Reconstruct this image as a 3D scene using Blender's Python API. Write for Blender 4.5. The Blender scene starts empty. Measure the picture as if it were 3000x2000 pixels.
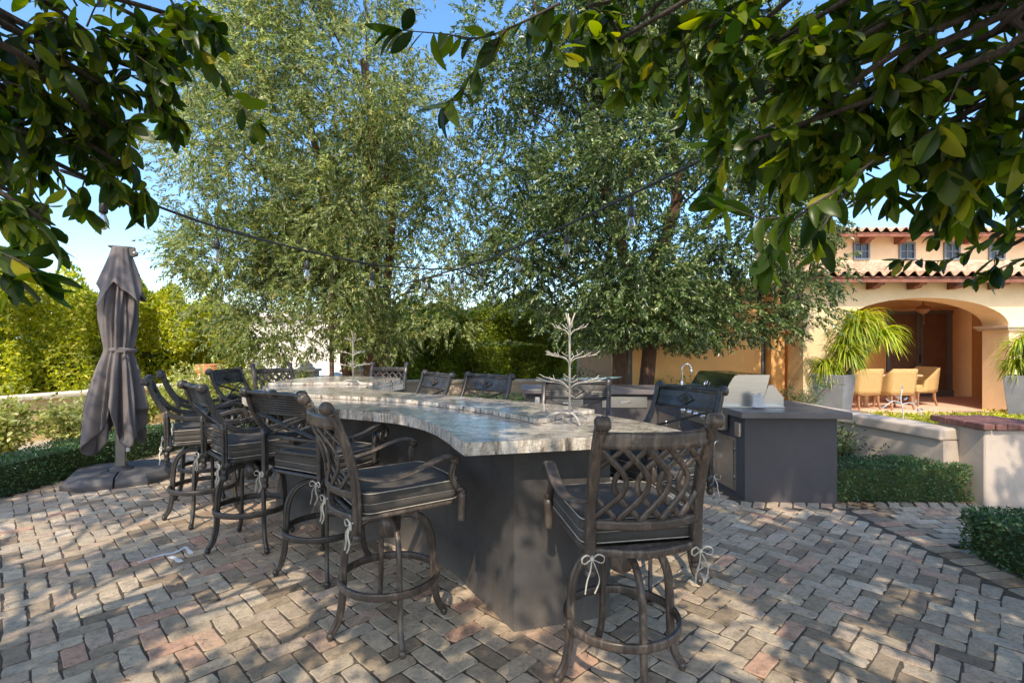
import bpy, bmesh, math, random
import numpy as np
from mathutils import Vector, Matrix
R = math.radians
random.seed(7); rng = np.random.default_rng(11)
scene = bpy.context.scene
COL = scene.collection
H = 1.63; F = 1500.0
CAND = 520; SUN = 5.0; SKY = .15
def P(px, py, Y):            # measured point of the photograph at depth Y
    return ((px-1500)/F*Y, Y, H-(py-1000)/F*Y)

# ------------------------------------------------------------------ tagging
def tag(o, label=None, cat=None, group=None, kind=None):
    if label: o['label'] = label
    if cat: o['category'] = cat
    if group: o['group'] = group
    if kind: o['kind'] = kind
    return o
def empty(name, loc=(0,0,0), rz=0, label=None, cat=None, group=None):
    o = bpy.data.objects.new(name, None); COL.objects.link(o)
    o.empty_display_size = 0.1; o.location = loc; o.rotation_euler = (0,0,rz)
    return tag(o, label, cat, group)
def children(o): return [c for c in bpy.data.objects if c.parent == o]
def copy_tree(o, parent=None):
    kids = children(o)
    c = o.copy(); COL.objects.link(c)
    if parent is not None: c.parent = parent
    for k in kids: copy_tree(k, c)
    return c

# ------------------------------------------------------------------ materials
def newmat(name):
    m = bpy.data.materials.new(name); m.use_nodes = True
    nt = m.node_tree; b = nt.nodes['Principled BSDF']
    return m, nt, b
def nd(nt, t, **kw):
    n = nt.nodes.new(t)
    for k, v in kw.items():
        if k in n.inputs: n.inputs[k].default_value = v
        else: setattr(n, k, v)
    return n
def ramp(nt, stops, fac, interp='LINEAR'):
    r = nt.nodes.new('ShaderNodeValToRGB'); r.color_ramp.interpolation = interp
    el = r.color_ramp.elements
    while len(el) > 1: el.remove(el[-1])
    el[0].position = stops[0][0]; el[0].color = (*stops[0][1], 1)
    for p, c in stops[1:]:
        e = el.new(p); e.color = (*c, 1)
    nt.links.new(fac, r.inputs['Fac']); return r
def noise(nt, scale, detail=4, rough=.55, coord=None, dist=0):
    n = nd(nt, 'ShaderNodeTexNoise'); n.inputs['Scale'].default_value = scale
    n.inputs['Detail'].default_value = detail; n.inputs['Roughness'].default_value = rough
    n.inputs['Distortion'].default_value = dist
    if coord is not None: nt.links.new(coord, n.inputs['Vector'])
    return n
def bump(nt, b, h, strength=.4, dist=.01, prev=None):
    bp = nd(nt, 'ShaderNodeBump'); bp.inputs['Strength'].default_value = strength
    bp.inputs['Distance'].default_value = dist
    nt.links.new(h, bp.inputs['Height'])
    if prev is not None: nt.links.new(prev.outputs[0], bp.inputs['Normal'])
    nt.links.new(bp.outputs[0], b.inputs['Normal']); return bp
def mixc(nt, a, b_, fac, mode='MIX'):
    m = nt.nodes.new('ShaderNodeMix'); m.data_type = 'RGBA'; m.blend_type = mode
    for s, v in ((m.inputs[6], a), (m.inputs[7], b_)):
        if isinstance(v, tuple): s.default_value = (*v, 1)
        else: nt.links.new(v, s)
    if isinstance(fac, (int, float)): m.inputs[0].default_value = fac
    else: nt.links.new(fac, m.inputs[0])
    return m.outputs[2]
def simple(name, c1, c2, scale=6, rough=.6, metal=0, bmp=0, bscale=60, bdist=.004, coat=0, world=True):
    m, nt, b = newmat(name)
    g = nd(nt, 'ShaderNodeNewGeometry')
    tc = nd(nt, 'ShaderNodeTexCoord')
    co = g.outputs['Position'] if world else tc.outputs['Object']
    n = noise(nt, scale, 5, .6, co)
    r = ramp(nt, [(.3, c1), (.7, c2)], n.outputs['Fac'])
    nt.links.new(r.outputs[0], b.inputs['Base Color'])
    b.inputs['Roughness'].default_value = rough; b.inputs['Metallic'].default_value = metal
    b.inputs['Coat Weight'].default_value = coat
    if bmp:
        n2 = noise(nt, bscale, 6, .65, co); bump(nt, b, n2.outputs['Fac'], bmp, bdist)
    return m
def stucco(name, c, var=.12, stain=None, bs=.5):
    m, nt, b = newmat(name)
    g = nd(nt, 'ShaderNodeNewGeometry'); co = g.outputs['Position']
    n = noise(nt, 1.3, 6, .65, co)
    lo = tuple(x*(1-var*1.4) for x in c); hi = tuple(min(1, x*(1+var)) for x in c)
    r = ramp(nt, [(.3, lo), (.7, hi)], n.outputs['Fac'])
    col = r.outputs[0]
    if stain:
        n3 = noise(nt, 4.0, 8, .7, co, .6)
        r3 = ramp(nt, [(.55, (0,0,0)), (.75, (1,1,1))], n3.outputs['Fac'])
        col = mixc(nt, col, stain, r3.outputs[0])
    nt.links.new(col, b.inputs['Base Color'])
    b.inputs['Roughness'].default_value = .92
    n2 = noise(nt, 55, 6, .7, co); bump(nt, b, n2.outputs['Fac'], bs, .006)
    return m
def leafmat(name, stops, transl=.35, rough=.45, spec=.5, hue=.475):
    m, nt, b = newmat(name)
    g = nd(nt, 'ShaderNodeNewGeometry')
    r = ramp(nt, stops, g.outputs['Random Per Island'])
    n = noise(nt, 1.2, 3, .5, g.outputs['Position'])
    r2 = ramp(nt, [(.3, (.6,.6,.62)), (.7, (1.25,1.2,1.0))], n.outputs['Fac'])
    c = mixc(nt, r.outputs[0], r2.outputs[0], 1.0, 'MULTIPLY')
    nt.links.new(c, b.inputs['Base Color'])
    b.inputs['Roughness'].default_value = rough
    b.inputs['Specular IOR Level'].default_value = spec
    t = nd(nt, 'ShaderNodeBsdfTranslucent')
    hs = nd(nt, 'ShaderNodeHueSaturation'); hs.inputs['Hue'].default_value = hue
    hs.inputs['Saturation'].default_value = 1.15; hs.inputs['Value'].default_value = 1.9
    nt.links.new(c, hs.inputs['Color']); nt.links.new(hs.outputs[0], t.inputs['Color'])
    mx = nd(nt, 'ShaderNodeMixShader'); mx.inputs[0].default_value = transl
    nt.links.new(b.outputs[0], mx.inputs[1]); nt.links.new(t.outputs[0], mx.inputs[2])
    nt.links.new(mx.outputs[0], nt.nodes['Material Output'].inputs['Surface'])
    return m

M = {}
# cast aluminium: dark bronze, brushed with brown rub marks
def cast(name, c1, c2, c3, rough=.38):
    m, nt, b = newmat(name)
    tc = nd(nt, 'ShaderNodeTexCoord'); co = tc.outputs['Object']
    mp = nd(nt, 'ShaderNodeMapping'); mp.inputs['Scale'].default_value = (9, 9, 3)
    nt.links.new(co, mp.inputs['Vector'])
    n = noise(nt, 2.5, 8, .7, mp.outputs[0], .8)
    r = ramp(nt, [(.30, c1), (.52, c2), (.68, c3)], n.outputs['Fac'])
    nt.links.new(r.outputs[0], b.inputs['Base Color'])
    n2 = noise(nt, 30, 5, .6, co)
    rr = ramp(nt, [(.3, (rough-.1,)*3), (.7, (rough+.18,)*3)], n2.outputs['Fac'])
    nt.links.new(rr.outputs[0], b.inputs['Roughness'])
    b.inputs['Metallic'].default_value = .1
    b.inputs['Specular IOR Level'].default_value = .62
    n3 = noise(nt, 140, 4, .6, co); bump(nt, b, n3.outputs['Fac'], .2, .002)
    return m
M['cast'] = cast('dark_cast_metal', (.020,.018,.017), (.040,.036,.033), (.085,.070,.058), .33)
M['castb'] = cast('bronze_cast_metal', (.032,.025,.021), (.08,.061,.049), (.20,.155,.12), .36)
M['cushion'] = simple('charcoal_cushion_fabric', (.042,.037,.033), (.085,.076,.068), 5, .9, 0, .25, 400, .001, world=False)
M['piping'] = simple('cream_piping', (.36,.33,.27), (.5,.46,.39), 30, .8)
M['ribbon'] = simple('cream_ribbon', (.5,.47,.39), (.66,.62,.53), 20, .8)
M['whitemetal'] = simple('cream_painted_metal', (.44,.41,.35), (.6,.56,.49), 14, .5, 0, .3, 120, .002)
M['darkstucco'] = None
def darkst():
    m, nt, b = newmat('charcoal_stucco')
    g = nd(nt, 'ShaderNodeNewGeometry'); co = g.outputs['Position']
    n = noise(nt, 2.2, 7, .7, co)
    r = ramp(nt, [(.3, (.036,.033,.031)), (.7, (.080,.073,.068))], n.outputs['Fac'])
    n3 = noise(nt, 26, 9, .8, co, 1.2)
    r3 = ramp(nt, [(.58, (0,0,0)), (.70, (.6,.6,.6))], n3.outputs['Fac'])
    c = mixc(nt, r.outputs[0], (.16,.155,.15), r3.outputs[0])
    sx = nd(nt, 'ShaderNodeSeparateXYZ'); nt.links.new(co, sx.inputs[0])
    mr = nd(nt, 'ShaderNodeMapRange'); mr.inputs[1].default_value = .0; mr.inputs[2].default_value = .22; mr.inputs[3].default_value = 1; mr.inputs[4].default_value = 0
    nt.links.new(sx.outputs[2], mr.inputs[0])
    n5 = noise(nt, 7, 7, .75, co); mm = nd(nt, 'ShaderNodeMath', operation='MULTIPLY'); nt.links.new(mr.outputs[0], mm.inputs[0]); nt.links.new(n5.outputs['Fac'], mm.inputs[1])
    c = mixc(nt, c, (.18,.15,.12), mm.outputs[0])
    mp = nd(nt, 'ShaderNodeMapping'); mp.inputs['Scale'].default_value = (9, 9, .9); nt.links.new(co, mp.inputs['Vector'])
    n6 = noise(nt, 1.5, 6, .7, mp.outputs[0]); r6 = ramp(nt, [(.35, (.72,.72,.72)), (.7, (1.35,1.32,1.28))], n6.outputs['Fac'])
    c = mixc(nt, c, r6.outputs[0], .3, 'MULTIPLY')
    nt.links.new(c, b.inputs['Base Color']); b.inputs['Roughness'].default_value = .7
    n2 = noise(nt, 90, 5, .7, co); bump(nt, b, n2.outputs['Fac'], .55, .004)
    return m
M['darkstucco'] = darkst()
M['greystucco'] = stucco('grey_painted_stucco', (.098,.088,.09), .08, bs=.35)
M['greytop'] = simple('dark_honed_stone', (.11,.098,.095), (.18,.16,.155), 3, .38, 0, .05, 80)
def granite(name, polished):
    m, nt, b = newmat(name)
    g = nd(nt, 'ShaderNodeNewGeometry'); co = g.outputs['Position']
    mp = nd(nt, 'ShaderNodeMapping'); mp.inputs['Rotation'].default_value = (0, 0, .7)
    mp.inputs['Scale'].default_value = (2.2, 6.5, 2.0 if polished else .8); nt.links.new(co, mp.inputs['Vector'])
    n = noise(nt, 2.2, 9, .72, mp.outputs[0], 1.4)
    if polished:
        st = [(.32, (.06,.055,.05)), (.42, (.24,.21,.175)), (.50, (.46,.41,.34)), (.60, (.68,.61,.51)), (.72, (.30,.265,.22))]
    else:
        st = [(.38, (.10,.085,.07)), (.44, (.42,.36,.30)), (.52, (.74,.67,.58)), (.60, (.9,.85,.77)), (.70, (.45,.38,.31))]
    r = ramp(nt, st, n.outputs['Fac'])
    n2 = noise(nt, 45, 6, .8, co, .5)
    r2 = ramp(nt, [(.35, (.35,.35,.35)), (.6, (1.15,1.12,1.08))], n2.outputs['Fac'])
    c = mixc(nt, r.outputs[0], r2.outputs[0], .75, 'MULTIPLY')
    nt.links.new(c, b.inputs['Base Color'])
    if polished:
        b.inputs['Roughness'].default_value = .15; b.inputs['Specular IOR Level'].default_value = .28
        b.inputs['Coat Weight'].default_value = .0; b.inputs['Coat Roughness'].default_value = .02
        nb = noise(nt, 3.0, 2, .5, co); bump(nt, b, nb.outputs['Fac'], .06, .01)
    else:
        b.inputs['Roughness'].default_value = .6
        bump(nt, b, n2.outputs['Fac'], .9, .012)
    return m
M['granite'] = granite('polished_granite', True)
M['graniteedge'] = granite('chiselled_granite_edge', False)
def steelm():
    m, nt, b = newmat('brushed_steel')
    tc = nd(nt, 'ShaderNodeTexCoord'); mp = nd(nt, 'ShaderNodeMapping')
    mp.inputs['Scale'].default_value = (3, 3, 260); nt.links.new(tc.outputs['Object'], mp.inputs['Vector'])
    n = noise(nt, 2, 3, .5, mp.outputs[0])
    r = ramp(nt, [(.3, (.46,.44,.41)), (.7, (.62,.6,.57))], n.outputs['Fac'])
    nt.links.new(r.outputs[0], b.inputs['Base Color'])
    b.inputs['Metallic'].default_value = 1; b.inputs['Roughness'].default_value = .28
    bump(nt, b, n.outputs['Fac'], .08, .002)
    return m
M['steel'] = steelm()
M['steeldark'] = simple('polished_dark_steel', (.28,.27,.25), (.42,.40,.37), 3, .12, 1.0)
M['chrome'] = simple('chrome', (.7,.7,.7), (.8,.8,.8), 3, .1, 1.0)
M['blackplastic'] = simple('black_plastic', (.015,.015,.016), (.03,.03,.032), 9, .5)
M['whiteplastic'] = simple('white_plastic', (.5,.5,.5), (.6,.6,.6), 9, .45)
M['umbfabric'] = simple('taupe_umbrella_fabric', (.125,.11,.11), (.20,.175,.172), 2.5, .9, 0, .3, 500, .001)
M['umbbase'] = simple('grey_umbrella_base_plastic', (.06,.058,.06), (.095,.092,.092), 5, .65, 0, .3, 200, .002)
M['umbpole'] = simple('grey_powder_coated_pole', (.2,.19,.18), (.28,.265,.25), 5, .35, .6)
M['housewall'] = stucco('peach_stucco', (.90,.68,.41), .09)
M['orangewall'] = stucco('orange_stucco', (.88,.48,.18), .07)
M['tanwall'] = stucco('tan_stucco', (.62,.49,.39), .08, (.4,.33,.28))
M['gardenwall'] = stucco('yellow_garden_stucco', (.75,.55,.28), .1, (.6,.44,.26))
M['greigewall'] = stucco('greige_stucco', (.54,.45,.37), .10, (.42,.36,.30))
M['pillarst'] = stucco('cream_stucco', (.85,.72,.55), .06)
M['palewall'] = stucco('pale_stucco', (.8,.74,.64), .05)
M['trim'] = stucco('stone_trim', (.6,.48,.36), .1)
M['capbrick'] = simple('dark_red_brick_cap', (.12,.05,.045), (.24,.11,.09), 14, .85, 0, .6, 60, .006)
M['terracotta'] = simple('terracotta', (.42,.17,.08), (.60,.28,.13), 4, .8, 0, .3, 40)
def tilem():
    m, nt, b = newmat('clay_roof_tile')
    g = nd(nt, 'ShaderNodeNewGeometry')
    n = noise(nt, 5, 6, .7, g.outputs['Position'])
    r = ramp(nt, [(.3, (.34,.18,.11)), (.5, (.52,.34,.23)), (.7, (.68,.54,.40))], n.outputs['Fac'])
    nt.links.new(r.outputs[0], b.inputs['Base Color']); b.inputs['Roughness'].default_value = .85
    return m
M['tile'] = tilem()
M['redwood'] = simple('red_brown_timber', (.16,.055,.03), (.30,.12,.07), 6, .7, 0, .4, 40)
M['bluegrey'] = simple('blue_grey_frame', (.15,.17,.19), (.20,.22,.24), 4, .5)
M['screen'] = simple('dark_brown_insect_screen', (.16,.095,.07), (.24,.15,.11), 2, .6)
M['glassdark'] = simple('dark_window_glass', (.02,.025,.035), (.05,.06,.08), 2, .06)
M['farleaf'] = leafmat('distant_leaf', [(0,(.03,.06,.015)), (.5,(.08,.13,.03)), (1,(.2,.26,.06))], .3, .5)
M['wicker'] = None
def wick():
    m, nt, b = newmat('golden_wicker')
    tc = nd(nt, 'ShaderNodeTexCoord'); co = tc.outputs['Object']
    w = nd(nt, 'ShaderNodeTexWave'); w.bands_direction = 'Z'; w.inputs['Scale'].default_value = 16
    w.inputs['Distortion'].default_value = 3; w.inputs['Detail'].default_value = 3; w.inputs['Detail Scale'].default_value = 6
    nt.links.new(co, w.inputs['Vector'])
    r = ramp(nt, [(.2, (.40,.22,.06)), (.7, (.75,.55,.25))], w.outputs['Fac'])
    nt.links.new(r.outputs[0], b.inputs['Base Color']); b.inputs['Roughness'].default_value = .7
    bump(nt, b, w.outputs['Fac'], .6, .01)
    return m
M['wicker'] = wick()
M['wood'] = simple('warm_brown_wood', (.24,.12,.06), (.40,.22,.12), 5, .55)
M['paletable'] = simple('pale_wood', (.52,.33,.17), (.7,.5,.3), 5, .55)
M['potgrey'] = simple('grey_fibre_planter', (.17,.17,.19), (.27,.27,.29), 3, .75, 0, .25, 40)
M['tray'] = simple('teal_glass_tray', (.12,.24,.24), (.28,.42,.40), 6, .25)
M['greenbox'] = simple('green_utility_metal', (.035,.06,.035), (.06,.09,.05), 4, .6)
M['beige'] = simple('beige_metal', (.36,.38,.27), (.46,.46,.35), 4, .6)
M['tarp'] = simple('blue_grey_tarpaulin', (.22,.31,.31), (.36,.45,.43), 5, .6)
M['poledark'] = simple('dark_brown_post', (.035,.026,.022), (.07,.05,.04), 5, .5, .3)
M['poletan'] = simple('brown_post', (.13,.07,.04), (.22,.12,.07), 5, .6)
M['rubber'] = simple('black_rubber_cable', (.015,.016,.018), (.03,.032,.036), 9, .5)
def glassm():
    m, nt, b = newmat('clear_bulb_glass')
    b.inputs['Base Color'].default_value = (.95,.97,1,1); b.inputs['Roughness'].default_value = .02
    b.inputs['Transmission Weight'].default_value = .95; b.inputs['IOR'].default_value = 1.25
    return m
M['bulb'] = glassm()
def barkm(name, c1, c2):
    m, nt, b = newmat(name)
    tc = nd(nt, 'ShaderNodeNewGeometry'); mp = nd(nt, 'ShaderNodeMapping')
    mp.inputs['Scale'].default_value = (22, 22, 4); nt.links.new(tc.outputs['Position'], mp.inputs['Vector'])
    n = noise(nt, 1.6, 8, .75, mp.outputs[0], .7)
    r = ramp(nt, [(.3, c1), (.7, c2)], n.outputs['Fac'])
    nt.links.new(r.outputs[0], b.inputs['Base Color']); b.inputs['Roughness'].default_value = .9
    bump(nt, b, n.outputs['Fac'], .9, .03)
    return m
M['bark'] = barkm('brown_bark', (.05,.025,.015), (.20,.11,.07))
M['barkg'] = barkm('grey_brown_bark', (.05,.04,.032), (.17,.14,.115))
M['leafA'] = leafmat('olive_willow_leaf', [(0,(.04,.07,.02)), (.25,(.11,.16,.05)), (.55,(.24,.31,.11)), (.85,(.46,.53,.27)), (1,(.44,.36,.10))], .42, .36, .6, .49)
M['leafB'] = leafmat('deep_green_leaf', [(0,(.018,.045,.016)), (.35,(.055,.11,.035)), (.7,(.15,.23,.08)), (1,(.42,.50,.24))], .34, .3, .8)
M['leafF'] = leafmat('large_glossy_dark_leaf', [(0,(.016,.04,.008)), (.4,(.04,.085,.013)), (.7,(.10,.16,.022)), (.9,(.22,.30,.04)), (1,(.34,.32,.04))], .5, .34, .45, .495)
M['leafhedge'] = leafmat('yellow_green_hedge_leaf', [(0,(.12,.18,.012)), (.35,(.30,.38,.03)), (.75,(.52,.60,.07)), (1,(.66,.64,.12))], .45, .5)
M['leafhedge2'] = leafmat('mid_green_hedge_leaf', [(0,(.10,.16,.02)), (.5,(.22,.32,.05)), (1,(.42,.48,.10))], .45, .5)
M['leafbox'] = leafmat('dark_box_leaf', [(0,(.03,.085,.035)), (.5,(.07,.16,.06)), (1,(.15,.26,.10))], .25, .35, .6)
M['leafshrub'] = leafmat('fresh_shrub_leaf', [(0,(.16,.22,.05)), (.5,(.36,.42,.12)), (1,(.60,.62,.28))], .35, .4)
M['leafpalm'] = leafmat('strap_leaf', [(0,(.14,.24,.015)), (.5,(.32,.44,.03)), (.9,(.55,.6,.06)), (1,(.55,.44,.12))], .35, .4)
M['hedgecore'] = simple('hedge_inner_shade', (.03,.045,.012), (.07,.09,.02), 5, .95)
M['soil'] = simple('dark_garden_soil', (.05,.035,.025), (.11,.08,.055), 5, .95, 0, .6, 30, .01)
M['deadleaf'] = leafmat('dry_fallen_leaf', [(0,(.18,.08,.03)), (1,(.42,.25,.10))], .1, .7)
def pavem():
    m, nt, b = newmat('weathered_reclaimed_brick')
    g = nd(nt, 'ShaderNodeNewGeometry'); co = g.outputs['Position']
    r = ramp(nt, [(0,(.26,.195,.13)), (.15,(.40,.315,.215)), (.4,(.54,.435,.31)), (.62,(.64,.53,.385)),
                  (.78,(.48,.41,.315)), (.90,(.60,.43,.30)), (.96,(.60,.35,.24)), (1,(.78,.68,.52))], g.outputs['Random Per Island'])
    nb = noise(nt, .55, 3, .5, co)
    rb = ramp(nt, [(.5,(0,0,0)), (.70,(.42,.42,.42))], nb.outputs['Fac'])
    c = mixc(nt, r.outputs[0], (.62,.38,.25), rb.outputs[0])
    n = noise(nt, 14, 9, .8, co, .6)
    rn = ramp(nt, [(.28,(.42,.41,.40)), (.48,(.95,.94,.93)), (.70,(1.38,1.35,1.28))], n.outputs['Fac'])
    c = mixc(nt, c, rn.outputs[0], .95, 'MULTIPLY')
    n2 = noise(nt, 50, 7, .75, co, 1.2)
    r2 = ramp(nt, [(.34,(.22,.20,.18)), (.43,(1,1,1)), (.7,(1.12,1.1,1.08))], n2.outputs['Fac'])
    c = mixc(nt, c, r2.outputs[0], .9, 'MULTIPLY')
    nt.links.new(c, b.inputs['Base Color']); b.inputs['Roughness'].default_value = .82
    b1 = bump(nt, b, n.outputs['Fac'], .8, .03)
    bump(nt, b, n2.outputs['Fac'], .6, .008, b1)
    return m
M['brick'] = pavem()
M['mortar'] = simple('dark_sandy_joint', (.045,.035,.025), (.14,.11,.08), 25, .95, 0, .6, 70)
M['efflo'] = simple('white_mineral_deposit', (.6,.6,.6), (.8,.8,.8), 30, .8)
M['patio'] = simple('terracotta_patio_floor', (.7,.44,.30), (.82,.58,.44), 3, .6)
M['deck'] = simple('pale_concrete', (.6,.55,.47), (.72,.67,.58), 2, .8)

# ------------------------------------------------------------------ mesh builder
class MB:
    def __init__(s): s.v=[]; s.f=[]; s.sm=[]; s.mi=[]; s.cur=0
    def add(s, verts, faces, smooth=False):
        o = len(s.v); s.v += [tuple(v) for v in verts]
        for f in faces: s.f.append(tuple(i+o for i in f)); s.sm.append(smooth); s.mi.append(s.cur)
    def box(s, c, d, rz=0, bev=0):
        cx,cy,cz = c; dx,dy,dz = d[0]/2,d[1]/2,d[2]/2
        ca,sa = math.cos(rz), math.sin(rz)
        def T(x,y,z): return (cx+x*ca-y*sa, cy+x*sa+y*ca, cz+z)
        if bev <= 0:
            vs=[T(x,y,z) for z in (-dz,dz) for x,y in ((-dx,-dy),(dx,-dy),(dx,dy),(-dx,dy))]
            s.add(vs, [(3,2,1,0),(4,5,6,7),(0,1,5,4),(1,2,6,5),(2,3,7,6),(3,0,4,7)])
        else:
            b=bev; rings=[]
            def ring(hx,hy,z):
                q=b if True else 0
                return [T(x,y,z) for x,y in ((-hx+q,-hy),(hx-q,-hy),(hx,-hy+q),(hx,hy-q),(hx-q,hy),(-hx+q,hy),(-hx,hy-q),(-hx,-hy+q))]
            rs=[ring(dx-b,dy-b,-dz),ring(dx,dy,-dz+b),ring(dx,dy,dz-b),ring(dx-b,dy-b,dz)]
            vs=[v for r in rs for v in r]; fs=[tuple(range(7,-1,-1)),tuple(range(24,32))]
            for k in range(3):
                for i in range(8):
                    j=(i+1)%8; fs.append((k*8+i,k*8+j,k*8+8+j,k*8+8+i))
            s.add(vs,fs)
    def sweep(s, path, prof, up=(0,0,1), closed=False, scale=None, smooth=True, caps=True):
        """prof: list of (a,b): a along side axis, b along normal axis"""
        path=[Vector(p) for p in path]; n=len(path); m=len(prof); vs=[]
        up=Vector(up)
        prevN=None
        for i,p in enumerate(path):
            if closed: t=path[(i+1)%n]-path[i-1]
            else: t=path[min(i+1,n-1)]-path[max(i-1,0)]
            t.normalize()
            if prevN is None:
                side=t.cross(up)
                if side.length<1e-3: side=t.cross(Vector((1,0,0)))
                side.normalize(); nn=side.cross(t).normalized()
            else:
                nn=(prevN-t*prevN.dot(t)).normalized(); side=t.cross(nn).normalized()
            if closed:
                side=t.cross(up).normalized(); nn=side.cross(t).normalized()
            prevN=nn
            sc=1 if scale is None else (scale[i] if not callable(scale) else scale(i/(n-1)))
            for a,b in prof: vs.append(p+side*a*sc+nn*b*sc)
        fs=[]
        for i in range(n if closed else n-1):
            k=(i+1)%n
            for j in range(m):
                l=(j+1)%m; fs.append((i*m+j,i*m+l,k*m+l,k*m+j))
        if not closed and caps:
            s.add(vs,fs,smooth); o=len(s.v)-len(vs)
            s.f.append(tuple(o+j for j in range(m-1,-1,-1))); s.sm.append(False); s.mi.append(s.cur)
            s.f.append(tuple(o+(n-1)*m+j for j in range(m))); s.sm.append(False); s.mi.append(s.cur)
        else: s.add(vs,fs,smooth)
    def tube(s, path, r, seg=8, closed=False, smooth=True):
        if isinstance(r,(int,float)): r=[r]*len(path)
        prof=[(math.cos(2*math.pi*k/seg),math.sin(2*math.pi*k/seg)) for k in range(seg)]
        s.sweep(path,prof,up=(.01,.02,1),closed=closed,scale=r,smooth=smooth)
    def lathe(s, prof, c=(0,0,0), seg=16, axis='z', smooth=True):
        vs=[]; n=len(prof)
        for r,z in prof:
            for k in range(seg):
                a=2*math.pi*k/seg
                if axis=='z': vs.append((c[0]+r*math.cos(a),c[1]+r*math.sin(a),c[2]+z))
                elif axis=='y': vs.append((c[0]+r*math.cos(a),c[1]+z,c[2]-r*math.sin(a)))
                else: vs.append((c[0]+z,c[1]+r*math.cos(a),c[2]+r*math.sin(a)))
        fs=[]
        for i in range(n-1):
            for k in range(seg):
                l=(k+1)%seg; fs.append((i*seg+k,i*seg+l,(i+1)*seg+l,(i+1)*seg+k))
        fs.append(tuple(range(seg-1,-1,-1))); fs.append(tuple((n-1)*seg+k for k in range(seg)))
        s.add(vs,fs,smooth)
    def ball(s,c,r,seg=10,rings=6,sz=1):
        prof=[(r*math.sin(math.pi*i/rings)+1e-4,-r*sz*math.cos(math.pi*i/rings)) for i in range(rings+1)]
        s.lathe(prof,c,seg)
    def prism(s, poly, z0, z1, side=None, top=None):
        n=len(poly)
        vs=[(x,y,z0) for x,y in poly]+[(x,y,z1) for x,y in poly]
        c0=s.cur
        if top is not None: s.cur=top
        s.add(vs,[tuple(range(n-1,-1,-1)),tuple(range(n,2*n))])
        if side is not None: s.cur=side
        else: s.cur=c0
        o=len(s.v)-len(vs)
        for i in range(n):
            j=(i+1)%n; s.f.append((o+i,o+j,o+n+j,o+n+i)); s.sm.append(False); s.mi.append(s.cur)
        s.cur=c0
    def ribbon(s, path, w, t, axis, smooth=True, scale=None):
        """flat strip, w along given axis vector, t thick"""
        prof=[(-t/2,-w/2),(t/2,-w/2),(t/2,w/2),(-t/2,w/2)]
        s.sweep(path,prof,up=axis,smooth=False,scale=scale)
    def build(s, name, mats, parent=None, tri=False):
        me=bpy.data.meshes.new(name); me.from_pydata(s.v,[],s.f)
        if not isinstance(mats,(list,tuple)): mats=[mats]
        for m in mats: me.materials.append(m)
        me.polygons.foreach_set('use_smooth',s.sm); me.polygons.foreach_set('material_index',s.mi)
        me.update()
        o=bpy.data.objects.new(name,me); COL.objects.link(o)
        if parent is not None: o.parent=parent
        return o
def smooth_path(pts, n=8, closed=False):
    pts=[Vector(p) for p in pts]; out=[]; m=len(pts)
    rngk = range(m) if closed else range(m-1)
    for i in rngk:
        p0=pts[(i-1)%m] if (closed or i>0) else pts[0]*2-pts[1]
        p1=pts[i]; p2=pts[(i+1)%m]
        p3=pts[(i+2)%m] if (closed or i+2<m) else p2*2-p1
        for k in range(n):
            t=k/n
            out.append(.5*((2*p1)+(-p0+p2)*t+(2*p0-5*p1+4*p2-p3)*t*t+(-p0+3*p1-3*p2+p3)*t**3))
    if not closed: out.append(pts[-1])
    return out
def sp2(pts,n=6): return [(p.x,p.y) for p in smooth_path([(x,y,0) for x,y in pts],n)]
def weld_bevel(o, w=.004, seg=2):
    md=o.modifiers.new('bevel','BEVEL'); md.width=w; md.segments=seg; md.limit_method='ANGLE'; md.angle_limit=R(40); return o

# fluted bar cross-section (two grooves along the length)
def fluted(w,t,g=.25):
    w/=2; t/=2; q=t*g
    return [(-w,-t*.6),(-w*.7,-t),(-w*.25,-t),(0,-t+q),(w*.25,-t),(w*.7,-t),(w,-t*.6),(w-q*.4,0),
            (w,t*.6),(w*.7,t),(w*.25,t),(0,t-q),(-w*.25,t),(-w*.7,t),(-w,t*.6),(-w+q*.4,0)]

# ------------------------------------------------------------------ leaves
T_SMALL=(np.array([(0,0,0),(.45,-.5,.12),(.45,.5,.12),(1,0,-.05)],float),[(0,1,3),(0,3,2)])
T_MED=(np.array([(0,0,0),(.28,-.42,.10),(.28,.42,.10),(.3,0,0),(.68,-.36,.05),(.68,.36,.05),(.7,0,-.04),(1,0,-.16)],float),
       [(0,1,3),(0,3,2),(1,4,6,3),(3,6,5,2),(4,7,6),(6,7,5)])
def bigtemplate():
    us=[0,.10,.25,.45,.65,.82,.94,1]; ws=[.03,.20,.40,.5,.47,.34,.17,.01]
    vs=[]; fs=[]
    for u,w in zip(us,ws):
        z=-.28*u*u
        vs+= [(u,-w,z+.13*w*2*.5),(u,0,z),(u,w,z+.13*w*2*.5)]
    for i in range(len(us)-1):
        a=i*3; fs+=[(a,a+3,a+4,a+1),(a+1,a+4,a+5,a+2)]
    return np.array(vs,float),fs
T_BIG=bigtemplate()
def norm(a): return a/np.maximum(np.linalg.norm(a,axis=1,keepdims=True),1e-9)
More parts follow.
